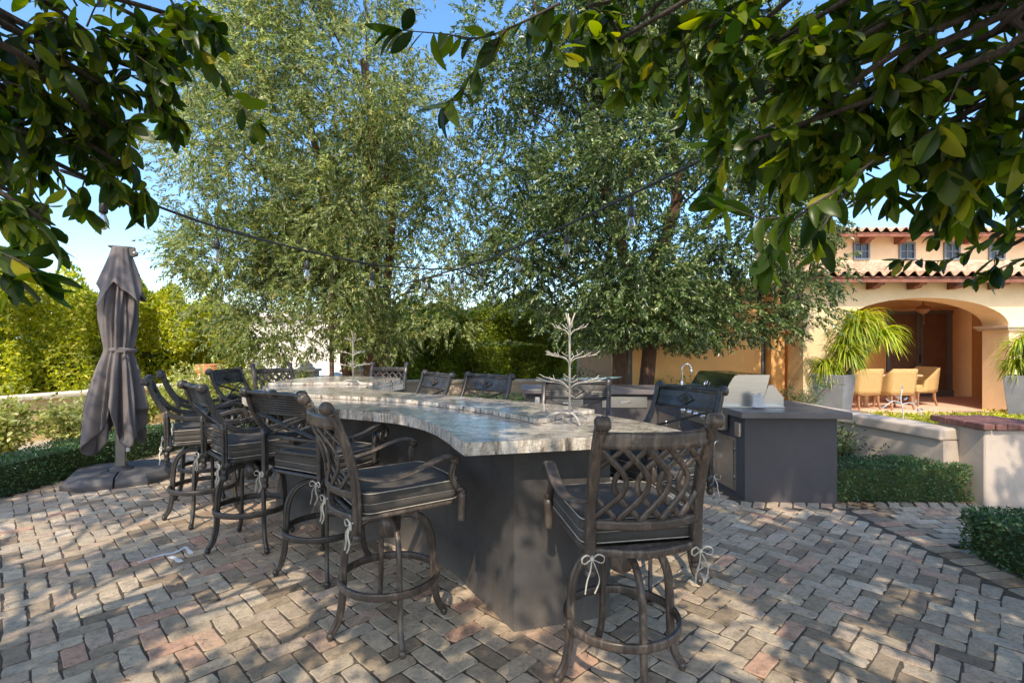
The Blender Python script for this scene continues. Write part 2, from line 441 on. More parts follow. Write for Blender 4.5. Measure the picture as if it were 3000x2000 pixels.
def leaves(name, Pn, D, Nn, L, W, mat, parent=None, tmpl=T_SMALL, smooth=False, curl=None):
    Pn=np.asarray(Pn,float); n=len(Pn); D=norm(np.asarray(D,float)); S=norm(np.cross(D,Nn)); N2=np.cross(S,D)
    tv,tf=tmpl; k=len(tv)
    L=np.broadcast_to(L,(n,)); W=np.broadcast_to(W,(n,))
    bend=np.ones(n) if curl is None else curl
    V=(Pn[:,None,:]+D[:,None,:]*(tv[None,:,0]*L[:,None])[:,:,None]+S[:,None,:]*(tv[None,:,1]*W[:,None])[:,:,None]
       +N2[:,None,:]*(tv[None,:,2]*L[:,None]*bend[:,None])[:,:,None]).reshape(-1,3)
    me=bpy.data.meshes.new(name)
    me.vertices.add(n*k); me.vertices.foreach_set('co',V.ravel().astype(np.float32))
    sizes=[len(f) for f in tf]; flat=np.concatenate([np.array(f) for f in tf])
    loops=(np.arange(n)[:,None]*k+flat[None,:]).ravel()
    me.loops.add(len(loops)); me.loops.foreach_set('vertex_index',loops.astype(np.int32))
    nf=n*len(tf); st=np.cumsum([0]+sizes[:-1]); tot=sum(sizes)
    starts=(np.arange(n)[:,None]*tot+st[None,:]).ravel()
    me.polygons.add(nf); me.polygons.foreach_set('loop_start',starts.astype(np.int32))
    me.materials.append(mat)
    if smooth: me.polygons.foreach_set('use_smooth',np.ones(nf,bool))
    me.update(calc_edges=True); me.validate()
    o=bpy.data.objects.new(name,me); COL.objects.link(o)
    if parent is not None: o.parent=parent
    return o
def twig_leaves(O, D, length, nl, droop, spread=.9, down=.3, rg=rng):
    """leaf positions/directions/normals along curved twigs"""
    m=len(O); D=norm(D); t=np.tile(np.linspace(.08,1,nl),(m,1))+rg.normal(0,.02,(m,nl))
    length=np.broadcast_to(length,(m,))
    s=t*length[:,None]
    pos=O[:,None,:]+D[:,None,:]*s[:,:,None]; pos[:,:,2]-=droop*s**2
    td=np.repeat(D[:,None,:],nl,1).copy(); td[:,:,2]-=2*droop*s; td=td/np.linalg.norm(td,axis=2,keepdims=True)
    rv=rg.normal(0,1,(m,nl,3)); rv-=td*(rv*td).sum(2,keepdims=True); rv/=np.linalg.norm(rv,axis=2,keepdims=True)
    ld=td+rv*spread; ld[:,:,2]-=down
    nn=rg.normal(0,.55,(m,nl,3)); nn[:,:,2]+=.9
    return pos.reshape(-1,3),norm(ld.reshape(-1,3)),norm(nn.reshape(-1,3))
def rnd_dirs(n,rg=rng):
    return norm(rg.normal(0,1,(n,3)))

# ================================================================== SETTING
g=MB(); g.add([(-300,-60,-.03),(300,-60,-.03),(300,500,-.03),(-300,500,-.03)],[(0,1,2,3)])
M['groundm']=simple('pale_bounce_ground', (.34,.28,.2), (.46,.39,.3), 1.5, .95, 0, .6, 30, .01); tag(g.build('ground',M['groundm']),kind='structure')  # pale tone chosen to bounce light up from the ground behind the camera
g=MB(); g.add([(-5.3,-4,-.0055),(3.5,-4,-.0055),(3.5,4.1,-.0055),(8,4.1,-.0055),(8,5.06,-.0055),(3.27,5.06,-.0055),(3.27,5.2,-.0055),(2.4,8.0,-.0055),(2.4,9.0,-.0055),(-.6,9.3,-.0055),(-5.3,9.3,-.0055)],[tuple(range(11))])
tag(g.build('paving_joint_sand',M['mortar']),kind='structure')
# herringbone bricks
def brick(vs,fs,cx,cy,l,w,ang,rg):
    ca,sa=math.cos(ang),math.sin(ang); gap=.0045
    hl,hw=l/2-gap,w/2-gap
    base=[(-hl,-hw),(0,-hw),(hl,-hw),(hl,0),(hl,hw),(0,hw),(-hl,hw),(-hl,0)]
    hz=rg.normal(0,.0012); tx=rg.normal(0,.004); ty=rg.normal(0,.006)
    pts=[]
    for i,(x,y) in enumerate(base):
        c = i%2==0
        # clipped worn corners
        pts.append((x,y,c))
    out=[]
    for i,(x,y,c) in enumerate(pts):
        jx,jy=rg.normal(0,.0035,2)
        if c:
            r=abs(rg.normal(.006,.005))+.002; sx=1 if x>0 else -1; sy=1 if y>0 else -1
            a=(x-sx*r+jx,y+jy); b2=(x+jx,y-sy*r+jy)
            if sx*sy>0: out+= [b2,a]
            else: out+=[a,b2]
        else: out.append((x+jx,y+jy))
    # order check: go around ccw by angle
    out.sort(key=lambda p: math.atan2(p[1]/hw,p[0]/hl))
    n=len(out); o=len(vs)
    for k,(ins,z) in enumerate(((0,-.02),(0,-.006),(.0032,0))):
        for x,y in out:
            f=(1-ins/hl, 1-ins/hw); X=x*f[0]; Y=y*f[1]
            zz=z if k<1 else z+hz+tx*X+ty*Y
            vs.append((cx+X*ca-Y*sa,cy+X*sa+Y*ca,zz))
    for k in range(2):
        for i in range(n):
            j=(i+1)%n; fs.append((o+k*n+i,o+k*n+j,o+(k+1)*n+j,o+(k+1)*n+i))
    fs.append(tuple(o+2*n+i for i in range(n)))
def inpoly(x,y,poly):
    c=False; n=len(poly)
    for i in range(n):
        x1,y1=poly[i]; x2,y2=poly[i-1]
        if (y1>y)!=(y2>y) and x<(x2-x1)*(y-y1)/(y2-y1)+x1: c=not c
    return c
rb=np.random.default_rng(3)
vs=[];fs=[]; CW=.109; A=R(45)
area=[(-5.25,-1),(3.2,-1),(3.26,5.0),(2.3,5.02),(2.05,7.6),(.1,7.6),(-.6,9.3),(-5.25,9.3)]
ca,sa=math.cos(A),math.sin(A)
for i in range(-70,100):
    for j in range(-100,90):
        c=(i-j)%4
        if c==0: x,y,an=(i+1)*CW,(j+.5)*CW,A
        elif c==3: x,y,an=(i+.5)*CW,(j+1)*CW,A+math.pi/2
        else: continue
        X=x*ca-y*sa; Y=x*sa+y*ca
        X+=.012*math.sin(Y*2.1); Y+=.012*math.sin(X*1.7)
        if not inpoly(X,Y,area): continue
        if Y<.9: continue
        brick(vs,fs,X,Y,CW*2,CW,an+rb.normal(0,.012),rb)
mb=MB(); mb.add(vs,fs); tag(mb.build('brick_paving',M['brick']),kind='structure')
vs=[];fs=[]
y=1.0
while y<5.0:
    brick(vs,fs,3.385,y,.23,.108,rb.normal(R(8),.012),rb); y+=.112
x=2.2
while x<4.7:
    brick(vs,fs,x,5.12-.0*(x-2.2),.22,.108,R(60)+rb.normal(0,.02),rb); x+=.135
for r in range(8):
    x=3.55+.11*(r%2)
    while x<8:
        brick(vs,fs,x,4.19+r*.115,.225,.112,rb.normal(0,.012),rb); x+=.23
mb=MB(); mb.add(vs,fs); tag(mb.build('brick_border_course',M['brick']),kind='structure')
# white mineral deposit in the joints beside the second stool
mb=MB()
for (a,b_) in (((405,1648),(455,1630)),((455,1630),(515,1618)),((515,1618),(545,1602)),((545,1602),(560,1622)),((500,1630),(530,1646))):
    Ya=2445/(a[1]-1000); Yb=2445/(b_[1]-1000)
    pa=((a[0]-1500)/F*Ya,Ya); pb=((b_[0]-1500)/F*Yb,Yb)
    d=Vector((pb[0]-pa[0],pb[1]-pa[1])); nrm=Vector((-d.y,d.x)).normalized()
    pts=[]; 
    for s_ in (1,-1):
        for t in ([0,.25,.5,.75,1] if s_==1 else [1,.75,.5,.25,0]):
            w=random.uniform(.006,.022); pts.append((pa[0]+d.x*t+nrm.x*w*s_,pa[1]+d.y*t+nrm.y*w*s_))
    mb.prism(pts,.002,.0055+random.random()*.002)
tag(mb.build('mineral_stain',M['efflo']),kind='structure')
g=MB(); g.add([(5.6,7.8,-.02),(16,7.8,-.02),(16,20,-.02),(5.6,20,-.02)],[(0,1,2,3)])
mb=MB(); mb.box((10.5,12.5,.04),(9.2,4.4,.12)); tag(mb.build('patio_floor',M['patio']),kind='structure')
mb=MB(); mb.add([(-14,14.5,-.01),(-3,14.5,-.01),(-3,40,-.01),(-14,40,-.01)],[(0,1,2,3)]); tag(mb.build('pool_deck',M['deck']),kind='structure')

# ================================================================== THE BAR
near=[(-.245,2.655),(-.47,3.22),(-.70,3.56),(-.95,3.77),(-1.41,4.0),(-1.88,4.22),(-2.25,4.5),(-2.58,4.9)]
leftend=[(-2.74,5.25),(-2.80,5.7)]
farout=[(-2.78,6.2),(-2.66,6.66),(-2.38,6.92),(-1.95,6.85),(-1.6,6.68),(-1.36,6.48)]
notch=[(-1.36,6.36),(-1.5,5.95),(-1.60,5.62),(-1.52,5.38)]
inner=[(-1.30,5.17),(-.98,4.93),(-.55,4.68),(.1,4.22),(.45,3.90),(.72,3.58),(.90,3.27),(1.02,2.96)]
outline=sp2(near+leftend+farout,6)+sp2(notch+inner,6)
# near slab: light edge broken slightly
def rough_poly(poly,a=.003):
    return [(x+random.gauss(0,a),y+random.gauss(0,a)) for x,y in poly]
bar=empty('outdoor_bar',(0,4,0),0,'curving charcoal stucco bar with a thick polished grey granite top, ringed by stools','bar')
bar.location=(0,0,0)
mb=MB(); mb.prism(rough_poly(outline,.002),1.036,1.104,side=1,top=0)
top=mb.build('countertop',[M['granite'],M['graniteedge']],bar)
# raised inner slab
stepline=[(-2.55,5.35),(-2.2,4.98),(-1.82,4.76),(-1.45,4.62),(-.95,4.40),(-.33,3.87),(-.05,3.55),(.15,3.27)]
raised=sp2(stepline,6)+sp2([(.22,3.30),(.42,3.60),(.60,3.72)],4)+sp2([(.45,3.90),(.1,4.22),(-.55,4.68),(-.98,4.93),(-1.30,5.17),(-1.52,5.38),(-1.60,5.62)],5)+sp2([(-1.5,5.95),(-1.36,6.36)],2)[:-1]+sp2([(-1.38,6.47),(-1.6,6.66),(-1.95,6.83),(-2.38,6.90),(-2.64,6.65),(-2.76,6.2),(-2.78,5.7)],4)
raised=[(x*.999,y) for x,y in raised]
mb=MB(); mb.prism(raised,1.107,1.136,side=1,top=0); mb.build('raised_countertop',[M['granite'],M['graniteedge']],bar)
third=sp2([(-2.74,5.75),(-2.45,5.78),(-2.1,5.86),(-1.75,5.86),(-1.56,5.72)],5)+[(-1.5,5.97),(-1.39,6.34)]+sp2([(-1.40,6.46),(-1.6,6.64),(-1.95,6.80),(-2.38,6.87),(-2.62,6.62),(-2.74,6.2)],4)
mb=MB(); mb.prism(third,1.139,1.166,side=1,top=0); mb.build('upper_countertop',[M['granite'],M['graniteedge']],bar)
bn=[(.012,2.876),(-.24,3.30),(-.50,3.72),(-.985,4.12),(-1.70,4.50),(-2.30,5.0),(-2.40,5.5)]
bi=[(-2.3,6.3),(-2.05,6.45),(-1.85,6.2),(-1.85,5.5),(-1.5,5.05),(-.9,4.62),(-.2,4.12),(.3,3.62),(.583,3.04)]
mb=MB(); mb.prism(sp2(bn,8)+sp2(bi,6),-.01,1.034); ob=mb.build('bar_base',M['darkstucco'],bar)

# ================================================================== STOOLS
def bow(mb, c, s=1):
    cx,cy,cz=c
    for sg in (1,-1):
        loop=smooth_path([(cx,cy,cz),(cx-.012,cy+sg*.03*s,cz+.028*s),(cx-.016,cy+sg*.062*s,cz+.012*s),(cx-.012,cy+sg*.05*s,cz-.018*s),(cx,cy,cz)],4)
        mb.ribbon(loop,.007,.002,(1,0,.2))
        tail=smooth_path([(cx,cy,cz),(cx-.02,cy+sg*.018*s,cz-.05*s),(cx-.015,cy+sg*.034*s,cz-.11*s),(cx-.02,cy+sg*(.026+.02*sg)*s,cz-.17*s)],4)
        mb.ribbon(tail,.008,.002,(1,0,.2))
    mb.ball((cx-.003,cy,cz),.009,6,4)
    mb.tube([(cx,cy,cz),(cx+.05,cy*.92,cz+.02)],.004,5)
def rrect(hx0,hx1,hy,r,z,n=5):
    pts=[]
    for (sx,sy,a0) in ((1,-1,-90),(1,1,0),(-1,1,90),(-1,-1,180)):
        cx=(hx1-r) if sx>0 else (hx0+r); cy=sy*(hy-r)
        for k in range(n+1):
            a=R(a0+90*k/n); pts.append((cx+r*math.cos(a),cy+r*math.sin(a),z))
    return pts
def base_parts(root, mat):
    for k in range(4):
        mb=MB(); a=R(45+90*k); ca,sa=math.cos(a),math.sin(a)
        pr=[(.03,.632),(.09,.635),(.15,.622),(.205,.578),(.240,.50),(.252,.40),(.256,.30),(.262,.19),(.284,.09),(.318,.033)]
        path=smooth_path([(r*ca,r*sa,z) for r,z in pr],5)
        mb.sweep(path,fluted(.040,.026),up=(-sa,ca,0))
        mb.ball((.322*ca,.322*sa,.024),.022,10,6)
        mb.tube([(.322*ca,.322*sa,.008),(.322*ca,.322*sa,.0)],[.013,.015],8)
        mb.build('leg',mat,root)
    mb=MB(); pts=[]
    for k in range(56):
        a=2*math.pi*k/56; c,s_=math.cos(a),math.sin(a); e=2/2.35
        # squarish ring whose rounded corners sit on the legs
        a2=a+R(45); c2,s2=math.cos(a2),math.sin(a2)
        rr=.272/((abs(c2)**2.5+abs(s2)**2.5)**(1/2.5)); rr=.272+(rr-.272)*-.0+0
        pts.append((rr*c,rr*s_,.30))
    mb.sweep(pts,fluted(.022,.040,.3),up=(0,0,1),closed=True)
    mb.build('foot_ring',mat,root)
    mb=MB(); mb.lathe([(.035,.52),(.05,.53),(.062,.56),(.062,.655),(.045,.66),(.045,.70),(.11,.705),(.11,.722)],seg=20)
    mb.box((0,0,.716),(.30,.09,.014)); mb.box((0,0,.714),(.09,.30,.014)); mb.build('swivel',mat,root)
def cushion_part(root, hx0,hx1,hy, z0,z1):
    mb=MB(); r=.055; rings=[]; n=5
    zs=[(z0,-.022,r),(z0+.012,0,r),(z0+.05,.004,r),(z0+.052,-.003,r),(z0+.058,.004,r),(z1-.016,0,r),(z1,-.020,r)]
    vs=[]
    for z,gx,rr in zs: vs+=rrect(hx0-gx,hx1+gx,hy+gx,rr,z,n)
    m=4*(n+1)
    fs=[]
    for k in range(len(zs)-1):
        for i in range(m):
            j=(i+1)%m; fs.append((k*m+i,k*m+j,(k+1)*m+j,(k+1)*m+i))
    # domed top
    for sc,dz in ((.75,.010),(.4,.014)):
        cx=(hx0+hx1)/2
        vs+=[(cx+(p[0]-cx)*sc,p[1]*sc,z1+dz) for p in rrect(hx0,hx1,hy,r,z1,n)]
    L=len(zs)
    for k in (L-1,L):
        for i in range(m):
            j=(i+1)%m; fs.append((k*m+i,k*m+j,(k+1)*m+j,(k+1)*m+i))
    fs.append(tuple((L+1)*m+i for i in range(m))); fs.append(tuple(range(m-1,-1,-1)))
    mb.add(vs,fs,True)
    cu=mb.build('cushion',M['cushion'],root)
    pp=MB()
    for z in (z0+.008,z1-.006):
        pp.tube([Vector(p) for p in rrect(hx0-.001,hx1+.001,hy+.001,r,z,n)],.0030,6,closed=True)
    pp.tube([Vector(p) for p in rrect(hx0-.002,hx1+.002,hy+.002,r,z0+.055,n)],.0014,5,closed=True)
    pp.build('piping',M['piping'],cu)
    return cu
def spiral(cx,cz,y,r0,turns,a0,n=16,sg=1):
    out=[]
    for k in range(n+1):
        t=k/n; a=a0+sg*turns*2*math.pi*t; r=r0*(1-.8*t)
        out.append((cx+r*math.cos(a),y,cz+r*math.sin(a)))
    return out
def make_x_stool():
    m=M['cast']; root=empty('bar_stool',(0,0,0))
    base_parts(root,m)
    # seat frame
    mb=MB(); mb.tube([Vector(p) for p in rrect(-.255,.285,.262,.05,.735,4)],.014,8,closed=True)
    mb.box((.01,0,.729),(.50,.50,.012)); mb.build('seat_frame',m,root)
    cushion_part(root,-.235,.30,.262,.748,.862)
    for sy in (-1,1):
        y=sy*.272
        mb=MB()
        pth=smooth_path([(-.405,y,1.285),(-.395,y,1.24),(-.37,y,1.17),(-.335,y,1.10),(-.29,y,1.035),(-.23,y,.985),(-.14,y,.958),(0,y,.952)],5)
        sc=spiral(-.432,1.285,y,.028,1.05,0,14,1)
        full=[Vector(p) for p in reversed(sc)]+pth[1:]
        mb.sweep(full,fluted(.040,.038),up=(0,1,0),scale=[min(1,.45+.55*min(1,i/12)) for i in range(len(full))])
        mb.lathe([(.012,-.026),(.03,-.024),(.032,0),(.03,.024),(.012,.026)],(-.43,y,1.287),14,'y')
        # rear post below the sweep
        mb.sweep([(-.29,y,1.04),(-.285,y,.98),(-.28,y,.85),(-.28,y,.73),(-.28,y,.69)],fluted(.040,.036),up=(0,1,0))
        mb.lathe([(.012,.60),(.022,.612),(.024,.63),(.016,.645),(.022,.655),(.02,.69)],(-.28,y,0),12)
        mb.lathe([(.008,-.022),(.028,-.02),(.028,.02),(.008,.022)],(-.262,y,.712),12,'y')
        mb.build('stile',m,root)
        mb=MB()
        a=smooth_path([(-.02,y,.952),(.10,y*1.01,.968),(.20,y*1.02,.995),(.27,y*1.02,1.004),(.318,y*1.02,.985),(.335,y*1.02,.948),(.322,y*1.02,.912),(.292,y*1.02,.90),(.268,y*1.02,.918),(.272,y*1.02,.945),(.292,y*1.02,.948)],5)
        mb.sweep(a,fluted(.036,.040),up=(0,1,0))
        mb.lathe([(.02,.735),(.024,.76),(.014,.785),(.026,.83),(.03,.855),(.016,.875),(.022,.885),(.018,.905),(.016,.96)],(.215,y,0),12)
        mb.build('arm',m,root)
    # turned top rail
    mb=MB(); pr=[(.010,-.285),(.020,-.265),(.014,-.25),(.012,-.22),(.017,-.12),(.015,-.03),(.024,-.02),(.026,0),(.024,.02),(.015,.03),(.017,.12),(.012,.22),(.014,.25),(.020,.265),(.010,.285)]
    mb.lathe(pr,(-.425,0,1.292),12,'y'); mb.build('top_rail',m,root)
    # ribbed back panel
    mb=MB()
    def xs(z): # follows the lean of the stiles
        return np.interp(z,[.98,1.035,1.10,1.17,1.24,1.285],[-.232,-.29,-.335,-.37,-.395,-.405])
    N=7
    for k in range(N):
        z=1.168+ (1.264-1.168)*k/(N-1)
        mb.tube([(xs(z),-.262,z),(xs(z)-.006,0,z),(xs(z),.262,z)],.0062,6)
    for (z0,z1) in ((1.16,1.215),(1.215,1.27)):
        mb.add([(xs(z0)-.002,-.262,z0),(xs(z0)-.002,.262,z0),(xs(z1)-.002,.262,z1),(xs(z1)-.002,-.262,z1)],[(0,1,2,3)])
        mb.add([(xs(z0)+.002,-.262,z0),(xs(z0)+.002,.262,z0),(xs(z1)+.002,.262,z1),(xs(z1)+.002,-.262,z1)],[(3,2,1,0)])
    for z in (1.154,1.276):
        mb.tube([(xs(z),-.265,z),(xs(z),.265,z)],.010,8)
    mb.build('back_panel',m,root)
    mb=MB(); zc=1.215; xc=float(xs(zc))+.011
    dm=[(0,-.075),(.046,0),(0,.075),(-.046,0)]
    lean=(xs(1.26)-xs(1.17))/.09
    def q(dz,dy,dx=0): return (xc+lean*dz+dx,dy,zc+dz)
    mb.add([q(a,b) for a,b in dm]+[q(a,b,-.01) for a,b in dm],[(0,1,2,3),(0,4,5,1),(1,5,6,2),(2,6,7,3),(3,7,4,0)])
    mb.tube([Vector(q(a*.9,b*.9,.002)) for a,b in dm],.0035,6,closed=True)
    mb.ball(q(0,0,.003),.009,8,5)
    for k in range(8):
        a=2*math.pi*k/8; mb.tube([q(.009*math.sin(a),.009*math.cos(a),.003),q(.019*math.sin(a),.019*math.cos(a),.006),q(.030*math.sin(a),.030*math.cos(a),.002)],[.003,.0065,.002],6)
    mb.build('medallion',m,root)
    # X brace and lower rails
    mb=MB()
    for sg in (1,-1):
        a=[(float(xs(1.15)),-sg*.24,1.15),(float(xs(1.068))-.004,0,1.068),(-.262,sg*.24,.985)]
        mb.sweep(smooth_path(a,4),fluted(.013,.026),up=(1,0,.3))
    mb.build('cross_brace',m,root)
    for z in (.975,.925,.88):
        mb=MB(); mb.sweep([(-.275,-.262,z),(-.285,0,z),(-.275,.262,z)],fluted(.016,.022),up=(0,0,1)); mb.build('lower_rail',m,root)
    for sy in (-1,1):
        mb=MB(); bow(mb,(-.312,sy*.275,.715),.75); mb.build('tie_ribbon',M['ribbon'],root)
    return root
def make_lattice_stool():
    m=M['castb']; root=empty('bar_stool',(0,0,0))
    base_parts(root,m)
    mb=MB(); mb.tube([Vector(p) for p in rrect(-.26,.285,.262,.05,.735,4)],.015,8,closed=True)
    mb.sweep(smooth_path([(-.262,-.25,.735),(-.315,0,.73),(-.262,.25,.735)],6),fluted(.03,.035),up=(0,0,1))
    mb.box((.01,0,.729),(.50,.50,.012)); mb.build('seat_frame',m,root)
    cushion_part(root,-.235,.31,.268,.748,.862)
    xs=lambda z: float(np.interp(z,[.6,.8,.95,1.1,1.22,1.30],[-.262,-.262,-.275,-.315,-.362,-.40]))
    def bowx(y): return -.062*(1-(y/.245)**2)
    for sy in (-1,1):
        y=sy*.245; mb=MB()
        pth=smooth_path([(xs(z),y,z) for z in (.66,.74,.84,.95,1.03,1.1,1.16,1.22,1.27,1.30)],3)
        mb.sweep(pth,fluted(.044,.044,.35),up=(0,1,0))
        mb.lathe([(.010,-.030),(.026,-.028),(.033,-.018),(.029,-.006),(.034,.0),(.029,.006),(.033,.018),(.026,.028),(.010,.030)],(xs(1.3)-.014,y,1.302),14,'y')
        mb.tube([(xs(1.27),y,1.262),(xs(1.27)-.003,y,1.28)],[.024,.027],10)
        mb.lathe([(.010,.628),(.022,.632),(.024,.645),(.018,.66)],(xs(.66),y,0),12)
        mb.build('stile',m,root)
        mb=MB(); yo=sy*.315
        a=smooth_path([(-.275,y,.955),(-.22,yo*.86,.935),(-.12,yo*.97,.925),(-.02,yo,.94),(.08,yo,.972),(.17,yo*.98,.998),(.235,yo*.95,1.0),(.27,yo*.93,.985)],5)
        mb.sweep(a,[(-.028,-.005),(-.012,-.009),(.012,-.009),(.028,-.005),(.028,.004),(.012,.009),(0,.006),(-.012,.009),(-.028,.004)],up=(0,0,1),scale=lambda t:.75+.45*t)
        mb.lathe([(.008,-.024),(.024,-.022),(.019,-.01),(.026,0),(.019,.01),(.024,.022),(.008,.024)],(.266,yo*.93,.972),12,'y')
        b_=smooth_path([(.268,yo*.93,.965),(.25,yo*.92,.92),(.252,yo*.90,.875),(.275,yo*.90,.835),(.305,yo*.90,.80)],5)
        mb.sweep(b_,fluted(.032,.028),up=(0,1,0))
        mb.ball((.300,yo*.90,.808),.024,10,6,.8); mb.ball((.318,yo*.9,.792),.022,10,6,.9)
        mb.lathe([(.022,.63),(.026,.636),(.021,.65),(.023,.74),(.028,.765),(.024,.79)],(.315,yo*.9,0),12)
        mb.build('arm',m,root)
    mb=MB()
    def rail(z0,z1,t,z2=None):
        ys=[-.24+.48*k/12 for k in range(13)]
        zc=(z0+z1)/2; h=(z1-z0)
        prof=[(-t/2,-h/2),(t/2,-h/2),(t/2+.006,-h/4),(t/2,0),(t/2+.006,h/4),(t/2,h/2),(-t/2,h/2),(-t/2-.006,h/4),(-t/2,0),(-t/2-.006,-h/4)]
        mb.sweep([(xs(zc)+bowx(y_),y_,zc) for y_ in ys],prof,up=(0,0,1))
    rail(1.195,1.262,.020); mb.build('top_rail',m,root)
    mb=MB(); rail(.835,.875,.02); mb.build('lower_rail',m,root)
    mb=MB(); zb,zt=.872,1.20; n=5; d=.47/n
    for k in range(n):
        yk=-.235+d*(k+.5)
        for sg in (1,-1):
            pts=[]
            for i in range(19):
                u=i/18; z=zb+(zt-zb)*u
                yy=yk+sg*.070*math.sin(math.pi*(u-.17)/.66)
                yy=max(-.243,min(.243,yy))
                pts.append((xs(z)+bowx(yy)+sg*.004,yy,z))
            mb.sweep(pts,[(-.004,-.0115),(.004,-.0115),(.006,0),(.004,.0115),(-.004,.0115),(-.006,0)],up=(0,1,0),scale=lambda t:.85+.35*abs(math.cos(math.pi*t*1.0))**.5)
        for u in (.17,.83):
            z=zb+(zt-zb)*u; mb.ball((xs(z)+bowx(yk),yk,z),.0125,8,5,1.3)
    mb.build('lattice',m,root)
    for sy in (-1,1):
        mb=MB(); bow(mb,(-.295,sy*.248,.715),.8); mb.build('tie_ribbon',M['ribbon'],root)
    return root
xst=make_x_stool(); lst=make_lattice_stool()
GRP='cast metal bar stools around the curved bar'
stools=[
 ('L',(-.70,2.93),34,-20,'bronze lattice-back stool at the near left of the bar, turned side-on, bows hanging'),
 ('L',(.53,2.49),100,100-45,'nearest bar stool, bronze lattice back towards us, in front of the bar end'),
 ('X',(-1.35,3.69),62,23-45,'cross-back stool right behind the near left lattice stool, ribbed back towards us'),
 ('X',(-2.11,4.16),45,0,'cross-back stool second behind the near left lattice stool, beside the white stain on the bricks'),
 ('X',(-2.86,4.75),33,14-45,'cross-back stool seen side-on beside the umbrella base, cream bow at its rear post'),
 ('X',(-3.27,5.52),34,10,'farthest side-on cross-back stool, half hidden behind the one beside the umbrella base'),
 ('X',(-2.93,5.95),-4,20,'cross-back stool at the left end of the bar, in front of the terracotta pot'),
 ('L',(-3.0,6.72),-45,12,'lattice-back stool at the far left corner of the bar between two cream pillars'),
 ('L',(-1.78,6.95),-93,30,'lattice-back stool at the far end of the bar, near the small white wire tree'),
 ('X',(-1.10,5.06),219,8,'leftmost cross-back stool on the inner bar side, beside the granite notch'),
 ('X',(-.47,4.72),235,40,'cross-back stool on the inner bar side, in front of the low wall and hedge'),
 ('X',(.46,3.95),258,20,'cross-back stool behind the large white wire tree, in front of the stainless drawers'),
 ('X',(.95,3.52),214,30,'cross-back stool at the right of the bar, nearest to the stainless grill'),
]
BASEN=('leg','foot_ring','swivel')
used={'X':False,'L':False}
for kind,(x,y),face,legs,lab in stools:
    src=xst if kind=='X' else lst
    o=src if not used[kind] else copy_tree(src)
    used[kind]=True
    o.location=(x,y,0); o.rotation_euler=(0,0,R(face))
    for c in children(o):
        if c.name.split('.')[0] in BASEN: c.rotation_euler=(0,0,R(legs-face))
    tag(o,lab,'bar stool',GRP)

# ================================================================== WIRE TREES on the bar
def wire_tree(name,loc,h,label,seed,rz):
    rs=random.Random(seed); root=empty(name,loc,rz,label,'ornament')
    k=h/.70; mat=M['whitemetal']
    mb=MB(); mb.tube([(0,0,.05*k),(0,0,.60*k),(0,0,h-.03*k)],[.008*k,.007*k,.0045*k],8)
    for a in (20,80,200,300):
        pass
    for sg in range(3):
        a=R(90+120*sg); c,s_=math.cos(a),math.sin(a)
        mb.tube([(0,0,h-.10*k),(.02*c*k,.02*s_*k,h-.04*k),(.035*c*k,.035*s_*k,h)],[.006*k,.005*k,.004*k],6)
    mb.build('stem',mat,root)
    mb=MB()
    for a in (35,155,275,):
        c,s_=math.cos(R(a)),math.sin(R(a))
        mb.tube(smooth_path([(0,0,.055*k),(.05*c*k,.05*s_*k,.062*k),(.12*c*k,.12*s_*k,.045*k),(.175*c*k,.175*s_*k,.006)],4),.0072*k,7)
    mb.build('foot',mat,root)
    for (z,rad,n) in ((.55,.115,4),(.375,.175,5),(.215,.23,6)):
        mb=MB()
        for q_ in range(n):
            a=R(360/n*q_+rs.uniform(-15,15)+z*300); c,s_=math.cos(a),math.sin(a); r=rad*rs.uniform(.85,1.08)
            main=smooth_path([(0,0,z*k),(.22*r*c*k,.22*r*s_*k,(z+.035)*k),(.6*r*c*k,.6*r*s_*k,(z+.05)*k),(r*c*k,r*s_*k,(z+.062)*k)],4)
            mb.tube(main,[.0036*k*(1-.3*i/len(main)) for i in range(len(main))],6)
            for f,sd in ((.55,1),(.72,-1),(.85,1)):
                p=main[int(f*(len(main)-1))]; da=a+sd*R(35); L=rad*.32
                mb.tube([p,p+Vector((math.cos(da)*L*.6,math.sin(da)*L*.6,.012))*k,p+Vector((math.cos(da)*L,math.sin(da)*L,.028))*k],[.0025*k,.0022*k,.0018*k],6)
        mb.build('branch_tier',mat,root)
    return root
wire_tree('wire_tree_stand',(.375,3.33,1.104),.71,'tall cream wire tree stand on the near end of the granite bar',4,R(10))
wire_tree('wire_tree_stand',(-1.82,5.86,1.136+.0),.60,'small cream wire tree stand on the far end of the granite bar',9,R(50))

